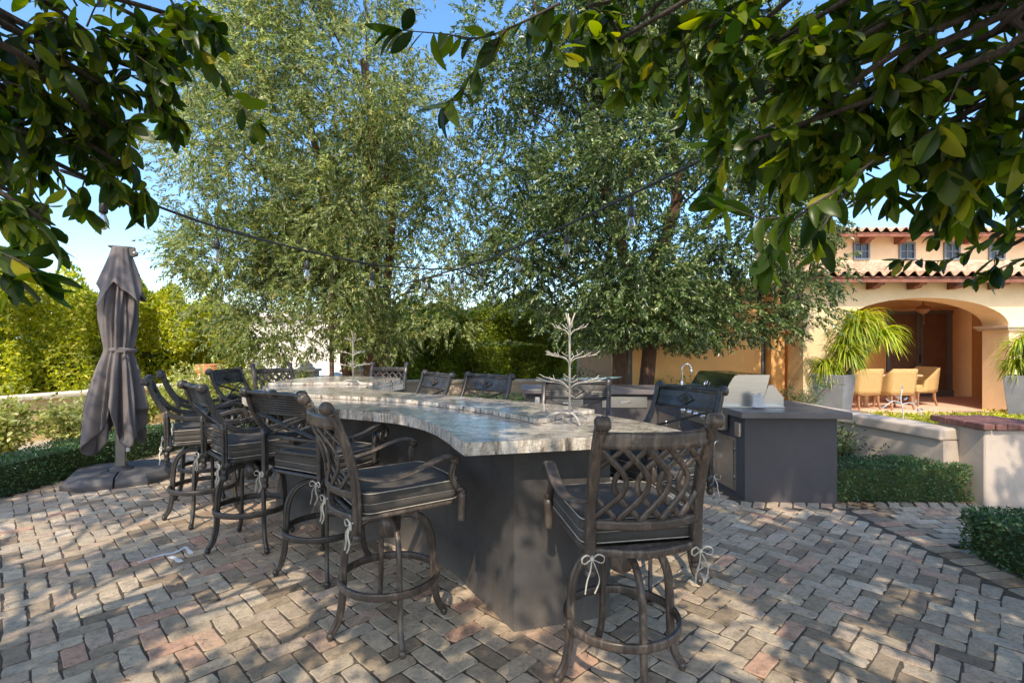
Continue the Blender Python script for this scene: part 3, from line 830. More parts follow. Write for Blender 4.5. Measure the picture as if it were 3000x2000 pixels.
# ================================================================== UMBRELLA
umb=empty('closed_umbrella',(-4.66,6.10,0),R(30),'tall folded taupe patio umbrella tied at the waist on a heavy grey base','umbrella')
um=M['umbfabric']
def base_quarter(sx,sy):
    mb=MB(); g_=.008; a=.50; z0,z1=0,.115
    out=[(g_,g_),(a,g_),(a,a*.62),(a*.62,a),(g_,a)]
    inn=[(g_,g_),(a-.055,g_),(a-.055,a*.62-.03),(a*.62-.03,a-.055),(g_,a-.055)]
    hole=.13
    def hp(pts,z): return [(sx*x,sy*y,z) for x,y in pts]
    # replace inner corner by hole arc
    arc=[(hole*math.cos(R(t))+.0,hole*math.sin(R(t))+.0) for t in (86,66,45,24,4)]
    def poly(p): return [ (max(g_,x),max(g_,y)) for x,y in arc[::-1]] if False else None
    def mk(p): return p[1:]+[(max(x,g_),max(y,g_)) for x,y in arc]
    o1=mk(out); i1=mk(inn); n=len(o1)
    rings=[hp(o1,0),hp(o1,.05),hp(i1,z1)]
    vs=[v for r in rings for v in r]; fs=[]
    for k in range(2):
        for i in range(n):
            j=(i+1)%n; f=(k*n+i,k*n+j,(k+1)*n+j,(k+1)*n+i); fs.append(f if sx*sy>0 else f[::-1])
    tf=tuple(2*n+i for i in range(n)); fs.append(tf if sx*sy>0 else tf[::-1])
    mb.add(vs,fs); return mb
for sx in (1,-1):
    for sy in (1,-1): weld_bevel(base_quarter(sx,sy).build('base_weight',M['umbbase'],umb),.006)
mb=MB(); mb.lathe([(.12,.0),(.12,.10),(.105,.13),(.075,.14),(.075,.155),(.07,.16),(.06,.16)],seg=24)
mb.lathe([(.12,0),(.12,.06),(.02,.06)],seg=24); mb.build('base_collar',M['umbbase'],umb)
mb=MB(); mb.sweep([(0,0,.1),(0,0,2.70)],[(-.052,-.042),(-.042,-.052),(.042,-.052),(.052,-.042),(.052,.042),(.042,.052),(-.042,.052),(-.052,.042)],up=(0,1,0),smooth=False)
mb.build('pole',M['umbpole'],umb)
mb=MB(); mb.tube([(.07,-.05,.62),(.085,-.06,.55),(.085,-.06,.36)],.012,8); mb.box((.075,-.055,.35),(.035,.035,.05)); mb.box((.058,-.03,.66),(.03,.05,.1)); mb.build('crank_handle',M['whiteplastic'],umb)
NT=176; NZ=64
def canopy():
    vs=[];fs=[]; rs=np.random.default_rng(5)
    for i in range(NZ+1):
        u=i/NZ
        for j in range(NT):
            th=2*math.pi*j/NT
            # hem height depends on angle: deep pointed drapes
            hem=.58+.20*math.cos(4*th+.6)+.08*math.cos(9*th+2)+.04*math.cos(15*th)
            z=2.60+(hem-2.60)*u
            rr=float(np.interp(z,[.3,.5,.9,1.3,1.47,1.54,1.62,1.9,2.2,2.45,2.6],[.285,.275,.235,.178,.140,.130,.138,.158,.152,.128,.095]))
            amp=float(np.interp(z,[.3,.9,1.4,1.52,1.7,2.1,2.6],[.42,.40,.26,.14,.28,.34,.18]))
            ph=.5*math.sin(z*2.2)+.35*math.sin(z*4.1+1)
            f=math.cos(8*th+ph*1.5)*.55+math.cos(13*th-ph*2+1)*.35+math.cos(21*th+3+ph)*.22
            f=math.copysign(abs(f)**.8,f)
            r=rr*(1+amp*f)
            off=.035*math.sin(z*2.5+.5) if z<2.4 else 0
            sh=-.07*min(1,max(0,(1.6-z)/.8)); vs.append((r*math.cos(th)*1.0+off*.5+sh,r*math.sin(th)+off*.4-sh*.5,z+.012*math.sin(5*th)))
    for i in range(NZ):
        for j in range(NT):
            k=(j+1)%NT; fs.append((i*NT+j,(i+1)*NT+j,(i+1)*NT+k,i*NT+k))
    mb=MB(); mb.add(vs,fs,True); return mb
cn=canopy().build('canopy',um,umb)
md=cn.modifiers.new('thick','SOLIDIFY'); md.thickness=.004
vs=[];fs=[]; nz=26
for i in range(nz+1):
    u=i/nz
    for j in range(NT):
        th=2*math.pi*j/NT
        hem=2.20+.12*math.cos(4*th+.2)+.05*math.cos(7*th+1)
        z=2.745+(hem-2.745)*u
        r=(.088+.135*u**1.15)*(1+(.06+.22*u)*(math.cos(4*th+3.3)*.5+math.cos(9*th+u*2)*.35+math.cos(15*th)*.15))
        vs.append((r*math.cos(th),r*math.sin(th),z))
for i in range(nz):
    for j in range(NT):
        k=(j+1)%NT; fs.append((i*NT+j,(i+1)*NT+j,(i+1)*NT+k,i*NT+k))
fs.append(tuple(range(NT)))
mb=MB(); mb.add(vs,fs,True); cp=mb.build('top_flap',um,umb); md=cp.modifiers.new('thick','SOLIDIFY'); md.thickness=.004
mb=MB(); mb.box((.11,-.02,2.70),(.07,.05,.12),bev=.01); mb.lathe([(.02,-.03),(.032,-.02),(.032,.02),(.02,.03)],(.14,-.02,2.68),12,'y'); mb.box((.0,0,2.752),(.24,.1,.02),bev=.008); mb.build('top_bracket',M['umbpole'],umb)
mb=MB(); pts=[]
for j in range(96):
    th=2*math.pi*j/96; pts.append((.150*(1+.03*math.cos(7*th))*math.cos(th),.150*(1+.03*math.cos(7*th))*math.sin(th),1.53+.008*math.sin(3*th)))
mb.sweep(pts,[(-.003,-.024),(.003,-.024),(.003,.024),(-.003,.024)],closed=True); mb.box((0.02,-.203,1.52),(.10,.012,.03)); mb.build('tie_strap',um,umb)

# ================================================================== GRILL ISLAND
isl=empty('grill_island',(0,0,0),0,'L-shaped charcoal outdoor kitchen counter with stainless doors and drawers','outdoor kitchen')
def lx(Y): return 2.375-.112*(Y-5.22)     # left face of the grill run
foot=[(2.375,5.22),(3.27,5.15),(3.14,8.25),(.22,8.30),(.22,7.62),(lx(7.5),7.5)]
mb=MB(); mb.prism(foot,-.01,.857); mb.build('counter_base',M['greystucco'],isl)
topo=[(2.30,5.13),(3.37,5.06),(3.22,8.34),(.15,8.38),(.15,7.54),(lx(7.42)-.07,7.42)]
mb=MB(); mb.prism(topo,.860,.925); weld_bevel(mb.build('countertop',M['greytop'],isl),.006)
def on_left(Y,z,out=0):   # point on grill-run face
    return Vector((lx(Y)-out,Y,z))
def face_panel(y0,y1,z0,z1,t,o=0,cx=None):
    mb=MB(); a=on_left(y0,z0,o); b=on_left(y1,z0,o); a2=on_left(y0,z0,o+t); b2=on_left(y1,z0,o+t)
    mb.prism([(a.x,a.y),(a2.x,a2.y),(b2.x,b2.y),(b.x,b.y)],z0,z1); return mb
def arch_handle(p0,p1,outv,r=.008):
    mb=MB(); p0=Vector(p0);p1=Vector(p1);o=Vector(outv); d=p1-p0
    mb.tube(smooth_path([p0,p0+d*.08+o*.8,p0+d*.3+o*1.2,p0+d*.7+o*1.2,p0+d*.92+o*.8,p1],5),r,8)
    return mb
def double_door(y0,y1,z0,z1):
    fr=face_panel(y0,y1,z0,z1,.010).build('door_frame',M['steel'],isl)
    ym=(y0+y1)/2; e=.028
    for (a,b,hy) in ((y0+e,ym-.003,ym-.035),(ym+.003,y1-e,ym+.035)):
        d=face_panel(a,b,z0+e,z1-e,.008,.012).build('cabinet_door',M['steel'],isl); weld_bevel(d,.003,1)
        zt=z1-.09
        h=arch_handle(on_left(hy,zt,.02),on_left(hy,zt-.19,.02),(-.035,0 ,0)).build('handle',M['chrome'],d)
        hm=MB(); hyy=a+.0 if hy>ym-.04 and a<ym else b
        for zz in (z0+.14,z1-.12):
            ed = y0+.014 if a<ym else y1-.014
            hm.tube([on_left(ed,zz-.025,.014),on_left(ed,zz+.025,.014)],.006,6)
        hm.build('hinge',M['steeldark'],d)
double_door(5.38,6.12,.06,.615)
double_door(6.70,7.40,.12,.62)
def outlet(y,z,name='outlet_cover'):
    return face_panel(y-.045,y+.045,z-.075,z+.075,.035).build(name,M['steel'],isl)
weld_bevel(outlet(5.315,.72),.008)
# back run front panels (facing -y); front face runs (.22,7.62)-(2.12,7.5)
def bf(x): return 7.62-(x-.22)*.063
def drawer(x0,x1,z0,z1,name='drawer',hz=None):
    mb=MB(); mb.prism([(x0,bf(x0)),(x0,bf(x0)-.012),(x1,bf(x1)-.012),(x1,bf(x1))],z0,z1); fr=mb.build('drawer_frame' if name=='drawer' else 'door_frame',M['steel'],isl)
    mb=MB(); e=.03; mb.prism([(x0+e,bf(x0)-.014),(x0+e,bf(x0)-.024),(x1-e,bf(x1)-.024),(x1-e,bf(x1)-.014)],z0+e,z1-e); d=mb.build(name,M['steel'],isl)
    xm=(x0+x1)/2; zz=(z0+z1)/2 if hz is None else hz
    arch_handle((xm-.09,bf(xm)-.024,zz),(xm+.09,bf(xm)-.024,zz),(0,-.03,0),.007).build('handle',M['chrome'],d)
drawer(.57,1.05,.30,.80,'cabinet_door',.72)
drawer(1.33,1.98,.66,.82)
mb=MB(); mb.box((.375,bf(.375)-.02,.75),(.07,.03,.12),bev=.008); mb.build('outlet_cover',M['whiteplastic'],isl)

# grill
gr=empty('gas_grill',(0,0,0),0,'built-in stainless gas grill with dark rounded hood on the counter end','grill')
gy0,gy1=5.50,6.38
def gp(x,y,z): return (x-.112*(y-5.5),y,z)
XF=2.27
mb=MB()
# front control box
for (y0,y1) in ((gy0,gy1),):
    pr=[(XF-.03,.68),(XF-.075,.70),(XF-.05,.885),(XF-.03,.905),(XF+.05,.905),(XF+.05,.68)]
    vs=[gp(x,gy0,z) for x,z in pr]+[gp(x,gy1,z) for x,z in pr]; n=len(pr)
    mb.add(vs,[tuple(range(n-1,-1,-1)),tuple(range(n,2*n))]+[(i,(i+1)%n,n+(i+1)%n,n+i) for i in range(n)])
weld_bevel(mb.build('control_panel',M['steel'],gr),.006)
for k in range(5):
    y=gy0+.10+k*.165
    mb=MB(); c=gp(XF-.078,y,.79)
    mb.lathe([(.034,0),(.034,-.008),(.024,-.012),(.022,-.04),(.018,-.045)],c,16,'x'); mb.build('knob',M['chrome'],gr)
mb=MB()
pr=[(XF+.0,.935),(XF-.015,.955),(XF-.012,1.0),(XF+.05,1.115),(XF+.12,1.235),(XF+.145,1.262),(XF+.18,1.27),(XF+.52,1.27),(XF+.44,.935)]
n=len(pr)
vs=[gp(x,gy0+.03,z) for x,z in pr]+[gp(x,gy1-.03,z) for x,z in pr]
mb.cur=1; mb.add(vs,[tuple(range(n-1,-1,-1)),tuple(range(n,2*n))]); mb.cur=0; mb.add(vs,[(i,(i+1)%n,n+(i+1)%n,n+i) for i in range(n)])
hood=weld_bevel(mb.build('hood',[M['steeldark'],M['steel']],gr),.01,3)
mb=MB(); mb.tube([gp(XF-.065,gy0+.06,.985),gp(XF-.065,gy1-.06,.985)],.014,10)
for y in (gy0+.08,gy1-.08): mb.box(gp(XF-.04,y,.985),(.06,.03,.03))
mb.build('handle',M['chrome'],hood)
mb=MB(); dn=Vector((-.88,0,.47)).normalized(); c0=Vector(gp(XF+.065,gy1-.38,1.14))+dn*.004
tv=Vector((0,1,0)); bv=dn.cross(tv)
ring=[c0+dn*.006+tv*.038*math.cos(a)+bv*.038*math.sin(a) for a in np.linspace(0,2*math.pi,20,endpoint=False)]
mb.tube(ring,.006,6,closed=True); mb.add([c0+dn*.004+ (p-c0-dn*.006)*.9 for p in ring],[tuple(range(20))]); 
mb.tube([c0+dn*.008-tv*.02-bv*.01,c0+dn*.008+tv*.02+bv*.012],.003,4)
mb.build('thermometer',M['chrome'],hood)
mb=MB()
pr=[(XF+.42,.93),(XF+.66,.93),(XF+.66,1.03),(XF+.55,1.16),(XF+.50,1.16)]; n=len(pr)
vs=[gp(x,gy0+.02,z) for x,z in pr]+[gp(x,gy1-.02,z) for x,z in pr]
mb.add(vs,[tuple(range(n-1,-1,-1)),tuple(range(n,2*n))]+[(i,(i+1)%n,n+(i+1)%n,n+i) for i in range(n)])
mb.build('rear_shield',M['steel'],gr)
mb=MB(); mb.box(gp(XF+.29,gy0-.02,.935),(.66,.10,.014)); mb.build('side_trim',M['steel'],gr)
mb=MB()
for k in range(9): mb.box(gp(XF-.055+.001*k,gy0+.12+k*.08,.865),(.012,.05,.01))
mb.build('vent_slots',M['steeldark'],gr)
# small white bracket standing against the hood side
br=MB(); bx=2.60; by=5.40
br.box((bx,by,1.00),(.115,.012,.11)); br.box((bx-.02,by,1.065),(.06,.012,.03)); br.box((bx+.02,by,1.075),(.025,.012,.04)); br.box((bx,by-.02,.946),(.14,.09,.008))

tag(br.build('white_bracket',M['whiteplastic']),'small white notched bracket standing on the counter against the grill hood side','bracket')
# faucet
fa=empty('kitchen_faucet',(2.62,7.9,.925),R(-20),'chrome gooseneck faucet on the rear counter behind the bar stools','faucet')
mb=MB(); mb.lathe([(.034,0),(.034,.012),(.026,.018),(.020,.08),(.017,.10)],seg=16); mb.tube(smooth_path([(0,0,.10),(0,0,.26),(.02,0,.325),(.07,0,.36),(.12,0,.335),(.135,0,.28)],6),.0125,10); mb.build('spout',M['chrome'],fa)
mb=MB(); mb.lathe([(.015,.0),(.021,-.015),(.021,-.06),(.016,-.07)],(.136,0,.285),12); mb.build('spray_head',M['chrome'],fa)
mb=MB(); mb.tube([(0,.02,.07),(0,.05,.10),(.01,.07,.15)],[.011,.008,.006],8); mb.build('lever',M['chrome'],fa)
# leaf tray on wire stand
tr=empty('leaf_tray',(1.28,7.95,.925),R(8),'blue green leaf-shaped serving tray on a small wire stand on the rear counter','tray')
pts=[]; out=[(.45,0),(.3,.10),(.05,.16),(-.25,.13),(-.42,.07),(-.52,.09),(-.50,0),(-.54,-.09),(-.42,-.06),(-.25,-.12),(.05,-.15),(.3,-.10)]
o2=sp2(out+[out[0]],4)[:-1]; mb=MB(); n=len(o2)
vs=[(x,y,.13+.06*x*x+.1*y*y+.03*x) for x,y in o2]+[(x*.6,y*.6,.112+.03*x*x) for x,y in o2]+[(x,y,.122+.06*x*x+.1*y*y+.03*x) for x,y in o2]
fs=[(i,(i+1)%n,n+(i+1)%n,n+i) for i in range(n)]+[tuple(n+i for i in range(n))]+[(i,2*n+i,2*n+(i+1)%n,(i+1)%n) for i in range(n)]+[tuple(2*n+i for i in range(n-1,-1,-1))]
mb.add(vs,fs,False); mb.build('dish',M['tray'],tr)
mb=MB()
for x in (-.18,.18):
    mb.tube(smooth_path([(x,-.10,0),(x*.8,-.06,.08),(x*.6,0,.115),(x*.8,.06,.08),(x,.10,0)],4),.005,6)
mb.tube([(-.11,0,.108),(.11,0,.108)],.005,6); mb.build('wire_stand',M['blackplastic'],tr)

# ================================================================== WALLS, PILLARS
def wall_path(name,pts,h,t,mat,capmat,label,cat,capt=.09,capo=.04,z0=-.03,rounded=False):
    root=empty(name,(pts[0][0],pts[0][1],0),0,label,cat)
    def off(pts,d):
        out=[]
        for i,p in enumerate(pts):
            a=Vector(pts[max(i-1,0)]); b=Vector(pts[min(i+1,len(pts)-1)]); dd=(b-a).normalized(); nn=Vector((-dd.y,dd.x)); out.append((p[0]+nn.x*d,p[1]+nn.y*d))
        return out
    ox,oy=pts[0]
    def rel(q): return [(x-ox,y-oy) for x,y in q]
    mb=MB(); mb.prism(rel(off(pts,-t/2)+off(pts,t/2)[::-1]),z0,h-capt); mb.build('wall',mat,root)
    mb=MB(); mb.prism(rel(off(pts,-t/2-capo)+off(pts,t/2+capo)[::-1]),h-capt+.002,h); weld_bevel(mb.build('coping',capmat,root),.025,3)
    return root
wall_path('retaining_wall',[(4.62,5.36),(4.36,6.6),(4.12,8.0),(3.5,9.2)],.72,.26,M['greigewall'],M['greigewall'],'low greige stucco retaining wall running back from the brick-capped pillar','wall',.13,.035)
wall_path('garden_wall',[(-8.9,6.4),(-8.28,8.2),(-7.75,9.3),(-7.35,10.5),(-7.1,11.6)],.74,.28,M['gardenwall'],M['pillarst'],'low yellow stucco garden wall behind the folded umbrella','wall',.09,.05)
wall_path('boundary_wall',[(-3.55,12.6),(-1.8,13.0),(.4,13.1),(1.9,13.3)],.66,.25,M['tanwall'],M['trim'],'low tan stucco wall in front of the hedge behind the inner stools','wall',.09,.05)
wall_path('boundary_wall',[(-6.0,12.9),(-5.2,12.95)],.62,.22,M['pillarst'],M['pillarst'],'short cream wall between the two cream pillars','wall',.08,.03)
# tall tan wall with rounded shoulders
for (x0,x1,yy,hh,lab) in ((1.72,4.3,13.35,1.42,'tall tan stucco wall with rounded shoulder behind the right tree'),):
    pr=[(x0,-.03)]+[(x0+.18-.18*math.cos(R(a)),hh-.18+.18*math.sin(R(a))) for a in (0,20,45,70,90)]+[(x1-.18+.18*math.sin(R(a)),hh-.18+.18*math.cos(R(a))) for a in (0,20,45,70,90)]+[(x1,-.03)]
    n=len(pr); mb=MB(); vs=[(x,yy,z) for x,z in pr]+[(x,yy+.3,z) for x,z in pr]
    mb.add(vs,[tuple(range(n)),tuple(range(2*n-1,n-1,-1))]+[(i,n+i,n+(i+1)%n,(i+1)%n) for i in range(n)])
    tag(mb.build('garden_wall',M['tanwall']),lab,'wall')
def pillar(loc,w,h,mat,capmat,label,finial=None,rz=0):
    root=empty('garden_pillar',(loc[0],loc[1],0),rz,label,'pillar')
    mb=MB(); mb.box((0,0,h/2-.03),(w,w,h),bev=.012); mb.build('shaft',mat,root)
    mb=MB(); mb.box((0,0,h+.005),(w+.1,w+.1,.06),bev=.012); mb.build('cap',capmat,root)
    if finial:
        mb=MB(); mb.lathe([(w*.42,.0),(w*.42,.03),(w*.30,.06),(w*.32,.10),(w*.22,.14),(w*.1,.17),(.01,.18)],(0,0,h+.037),20); mb.build('finial',capmat,root)
    return root
pillar((-6.95,11.75),.55,.80,M['pillarst'],M['pillarst'],'cream stucco pillar under the terracotta pot, leftmost of the pillars',rz=R(8))
pillar((-6.15,12.35),.46,.93,M['pillarst'],M['pillarst'],'cream stucco pillar with small finial just right of the potted one',True,R(8))
pillar((-4.98,12.4),.48,.93,M['pillarst'],M['pillarst'],'cream stucco pillar with domed finial left of the green utility box',True,R(5))
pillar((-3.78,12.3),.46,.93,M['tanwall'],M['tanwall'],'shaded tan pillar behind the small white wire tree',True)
# pot on pillar
pt=empty('terracotta_pot',(-6.95,11.75,.83),0,'wide terracotta pot on the leftmost cream pillar','pot')
mb=MB(); mb.lathe([(.14,0),(.22,.04),(.29,.13),(.30,.20),(.26,.24),(.28,.26),(.27,.28),(.22,.27),(.18,.20)],seg=28); mb.build('bowl',M['terracotta'],pt)
# near right pillar with brick cap
np_=empty('brick_capped_pillar',(4.98,5.36,0),0,'greige stucco pillar with dark red brick cap beside the right hedge','pillar')
mb=MB(); mb.box((0,0,.36),(.58,.56,.78),bev=.012); mb.build('shaft',M['greigewall'],np_)
mb=MB(); k=0
for ix in range(6):
    for iy in range(3):
        mb.box((-.285+ix*.114+random.gauss(0,.003),-.225+iy*.225,.785+random.gauss(0,.003)),(.108,.218,.062),bev=.008)
mb.build('brick_cap',M['capbrick'],np_)
# utility box, tarps, pale building
ubx=empty('utility_box',(-4.35,12.6,0),R(-14),'dark green metal utility box beside the cream pillar','utility box')
mb=MB(); mb.box((-.12,0,.36),(.66,.5,.74),bev=.01); mb.build('cabinet',M['greenbox'],ubx)
mb=MB(); mb.box((.42,.03,.34),(.36,.44,.70),bev=.01); mb.build('side_cabinet',M['beige'],ubx)
mb=MB()
mb.tube([(-3.6,0,0)]*2,.001,3)
mb=MB(); vs=[];fs=[]
for i in range(13):
    for j in range(7):
        vs.append((-5.6+i*.24,14.6+j*.3,.55+.16*math.sin(i*.9+j)*math.cos(j*.8)-.02*i))
for i in range(12):
    for j in range(6): a=i*7+j; fs.append((a,a+7,a+8,a+1))
mb.add(vs,fs,True); tag(mb.build('pool_cover',M['tarp']),'rumpled blue green cover lying behind the utility box','cover')
pb=empty('pale_building',(-9.6,20,0),0,'sunlit pale stucco building glimpsed beyond the pillars','building')
mb=MB(); mb.box((0,1,1.3),(8.4,2,2.6)); mb.build('wall',M['palewall'],pb)
mb=MB(); mb.box((0,.9,2.66),(8.6,2.3,.12)); mb.build('roof',M['palewall'],pb)

# ================================================================== POSTS
mb=MB(); mb.box((0,0,1.5),(.07,.07,3.0)); 
p1=empty('light_post',(-3.52,10.0,0),0,'brown square post holding the string lights behind the far end of the bar','post'); mb.build('post',M['poletan'],p1)
mb=MB(); mb.box((0,0,1.55),(.075,.075,3.1)); mb.box((0,0,3.11),(.10,.10,.03))
p2=empty('light_post',(2.08,9.05,0),0,'dark metal post in front of the right tree trunk','post'); mb.build('post',M['poledark'],p2)

# ================================================================== HOUSE
DF=10.9
hs=empty('house',(0,0,0),0,'peach stucco house with clay tile roofs, arched patio and upper windows','house')
# front wall with elliptical arch opening
ax0,ax1=7.05,10.58; zs,zc=1.97,2.56; wx0,wx1=6.2,15.5; zt=2.95; dp=.62
arc=[]
for k in range(33):
    t=math.pi*(1-k/32); arc.append(((ax0+ax1)/2+(ax1-ax0)/2*math.cos(t), zs+(zc-zs)*math.sin(t)))
mb=MB()
def wallpoly(pts,y0=DF,y1=DF+dp):
    n=len(pts); vs=[(x,y0,z) for x,z in pts]+[(x,y1,z) for x,z in pts]
    mb.add(vs,[tuple(range(n)),tuple(range(2*n-1,n-1,-1))]+[(i,n+i,n+(i+1)%n,(i+1)%n) for i in range(n)])
wallpoly([(wx0,-.02),(ax0,-.02),(ax0,zs),(ax0,zt),(wx0,zt)])
wallpoly([(ax1,-.02),(wx1,-.02),(wx1,zt),(ax1,zt),(ax1,zs)])
for k in range(32):
    (xa,za),(xb,zb)=arc[k],arc[k+1]; wallpoly([(xa,za),(xb,zb),(xb,zt),(xa,zt)])
mb.build('wall',M['housewall'],hs)
# moulding at arch springing, right
mb=MB()
for k,(w,h_) in enumerate(((.20,.04),(.15,.035),(.11,.03))):
    mb.box(((ax1+wx1)/2-.0,DF+dp/2,zs-.02-k*.037),(wx1-ax1+w*1.2,dp+w,h_))
mb.build('moulding',M['trim'],hs)
# inner patio: back wall, ceiling, side
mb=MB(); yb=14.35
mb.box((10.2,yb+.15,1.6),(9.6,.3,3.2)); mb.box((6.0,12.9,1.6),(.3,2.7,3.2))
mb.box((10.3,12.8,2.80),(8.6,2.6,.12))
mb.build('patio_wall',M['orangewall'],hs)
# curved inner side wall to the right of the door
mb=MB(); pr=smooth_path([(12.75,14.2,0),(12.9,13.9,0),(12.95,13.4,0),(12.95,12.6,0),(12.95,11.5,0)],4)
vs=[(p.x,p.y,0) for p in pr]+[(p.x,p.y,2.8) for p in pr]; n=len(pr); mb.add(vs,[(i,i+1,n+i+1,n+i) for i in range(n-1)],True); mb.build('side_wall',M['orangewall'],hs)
# sliding door
sd=MB()
dx0,dx1,dz0,dz1=10.47,12.30,.10,2.50; ft=.09; yy=yb-.05
sd.box(((dx0+dx1)/2,yy,dz1-ft/2),(dx1-dx0,.1,ft)); sd.box(((dx0+dx1)/2,yy,dz0+ft),(dx1-dx0,.1,ft*2))
for x in (dx0+ft/2,(dx0+dx1)/2-.04,(dx0+dx1)/2+.05,dx1-ft/2,dx1-ft*1.3): sd.box((x,yy+.002*x,(dz0+dz1)/2),(ft*.8,.09,dz1-dz0-.02))
door=sd.build('sliding_door',M['bluegrey'],hs)
mb=MB(); mb.box(((dx0+dx1)/2,yy+.025,(dz0+dz1)/2),(dx1-dx0-.05,.02,dz1-dz0-.05)); mb.build('screen',M['screen'],door)
mb=MB(); mb.box(((dx0+dx1)/2-.04,yy-.07,1.15),(.03,.04,.22),bev=.006); mb.build('handle',M['blackplastic'],door)
# wing on the left: recessed wall + glazed door
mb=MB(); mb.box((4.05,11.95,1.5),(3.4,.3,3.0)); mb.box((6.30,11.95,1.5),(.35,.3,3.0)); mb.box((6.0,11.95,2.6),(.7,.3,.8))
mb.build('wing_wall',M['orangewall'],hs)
gd=MB()
for x in (5.77,6.15): gd.box((x,11.83,1.1),(.06,.06,2.2))
gd.box((5.96,11.83,2.17),(.44,.06,.06)); gd.box((5.96,11.83,.14),(.44,.06,.2))
w0=gd.build('glazed_door',M['bluegrey'],hs)
mb=MB(); mb.box((5.96,11.86,1.15),(.36,.02,2.0)); mb.build('pane',M['glassdark'],w0)
mb=MB()
for z in (.6,1.0,1.4,1.8): mb.box((5.96,11.842,z),(.34,.014,.018))
mb.box((5.96,11.842,1.15),(.018,.016,2.0)); mb.build('muntin',M['screen'],w0)
# lower roof
def tile_roof(name,x0,x1,y0,z0,y1,z1,pitch=.235,rows=5):
    mb=MB(); nx=int((x1-x0)/pitch)*8; vs=[];fs=[]; L=math.hypot(y1-y0,z1-z0); uy,uz=(y1-y0)/L,(z1-z0)/L
    cols=nx+1; rr=[]
    for r in range(rows):
        for (f,lift) in ((0,.055),(1,.0)):
            s_=(r+f)/rows*L
            for i in range(cols):
                x=x0+(x1-x0)*i/nx; ph=(x-x0)/pitch*2*math.pi
                w=math.sin(ph); hgt=(.055*w if w>0 else .045*w)+lift
                j=.012*math.sin(int((x-x0)/pitch)*12.9+r*7.3)
                vs.append((x,y0+uy*s_-uz*hgt+j*(1-f),z0+uz*s_+uy*hgt))
    R_=rows*2
    for r in range(R_-1):
        for i in range(nx): a=r*cols+i; fs.append((a,a+1,a+cols+1,a+cols))
    # front lip of the lowest course
    o=len(vs)
    for i in range(cols): p=vs[i]; vs.append((p[0],p[1]+.02,p[2]-.022))
    for i in range(nx): fs.append((o+i,o+i+1,i+1,i))
    mb.add(vs,fs,True); ob=mb.build(name,M['tile'],hs)
    return ob
rf=tile_roof('roof',6.0,15.6,10.40,2.97,12.75,3.55)
mb=MB(); mb.add([(6.0,10.45,2.93),(15.6,10.45,2.93),(15.6,12.8,3.50),(6.0,12.8,3.50)],[(0,1,2,3)])
mb.box((10.8,10.50,2.90),(9.6,.05,.12)); mb.build('fascia',M['redwood'],rf)
def corbel(x,y,z,L=.36):
    mb=MB(); pr=[(0,0),(-L,0),(-L,-.05),(-L*.92,-.06),(-L*.85,-.10),(-L*.6,-.11),(-L*.5,-.15),(0,-.17)]
    n=len(pr); w=.15
    vs=[(x-w/2,y+a,z+b) for a,b in pr]+[(x+w/2,y+a,z+b) for a,b in pr]
    mb.add(vs,[tuple(range(n-1,-1,-1)),tuple(range(n,2*n))]+[(i,(i+1)%n,n+(i+1)%n,n+i) for i in range(n)])
    return mb.build('corbel',M['redwood'],hs)
x=6.75
while x<15: corbel(x,DF-.005,2.90,.40); x+=.86
mb=MB(); mb.box((10.8,DF-.2,2.915),(9.6,.4,.02)); mb.build('soffit',M['redwood'],hs)
# clerestory wall, windows, upper roof
mb=MB(); mb.box((10.9,12.95,3.6),(9.4,.3,1.4)); mb.build('upper_wall',M['housewall'],hs)
for i,x in enumerate((8.72,9.86,10.98,12.1,13.2)):
    wm=MB(); W_,H_=.36,.40; zz=3.88; yy=12.78
    for sx in (-1,1): wm.box((x+sx*(W_/2),yy,zz),(.045,.05,H_+.045))
    for sz in (-1,1): wm.box((x,yy+.001,zz+sz*H_/2),(W_-.045,.05,.045))
    wm.box((x,yy+.004,zz),(.025,.03,H_-.045)); wm.box((x,yy+.006,zz),(W_-.045,.03,.025))
    wo=wm.build('window',M['bluegrey'],hs)
    mb=MB(); mb.box((x,yy+.012,zz),(W_-.04,.01,H_-.04)); mb.build('pane',M['glassdark'],wo)
rf2=tile_roof('roof',7.3,15.6,12.30,4.28,14.4,4.62)
mb=MB(); mb.add([(7.3,12.34,4.24),(15.6,12.34,4.24),(15.6,14.4,4.58),(7.3,14.4,4.58)],[(0,1,2,3)]); mb.box((11.45,12.38,4.21),(8.3,.05,.10)); mb.build('fascia',M['redwood'],rf2)
x=7.9
while x<15: corbel(x,12.795,4.22,.38); x+=.86

# ceiling fan
fn=empty('ceiling_fan',(10.0,12.45,2.74),R(12),'brown ceiling fan hanging in the arched patio','ceiling fan')
mb=MB(); mb.lathe([(.06,0),(.05,-.05),(.015,-.06),(.015,-.22),(.06,-.24),(.16,-.30),(.17,-.34),(.12,-.38),(.08,-.42),(.02,-.45)],seg=20); mb.build('motor',M['wood'],fn)
for k in range(5):
    a=2*math.pi*k/5+.3; ca_,sa_=math.cos(a),math.sin(a); mb=MB()
    pts=[(.15,-.03),(.25,-.06),(.70,-.08),(.74,0),(.70,.08),(.25,.06),(.15,.03)]
    vs=[]
    for zz in (-.325,-.337):
        for u,v in pts: vs.append((u*ca_-v*sa_,u*sa_+v*ca_,zz+v*.22))
    n=7; mb.add(vs,[tuple(range(n)),tuple(range(2*n-1,n-1,-1))]+[(i,n+i,n+(i+1)%n,(i+1)%n) for i in range(n)])
    mb.build('blade',M['wood'],fn)
mb=MB(); mb.tube([(.03,0,-.45),(.03,0,-.66)],.004,5); mb.ball((.03,0,-.67),.015,8,5); mb.build('pull_chain',M['terracotta'],fn)

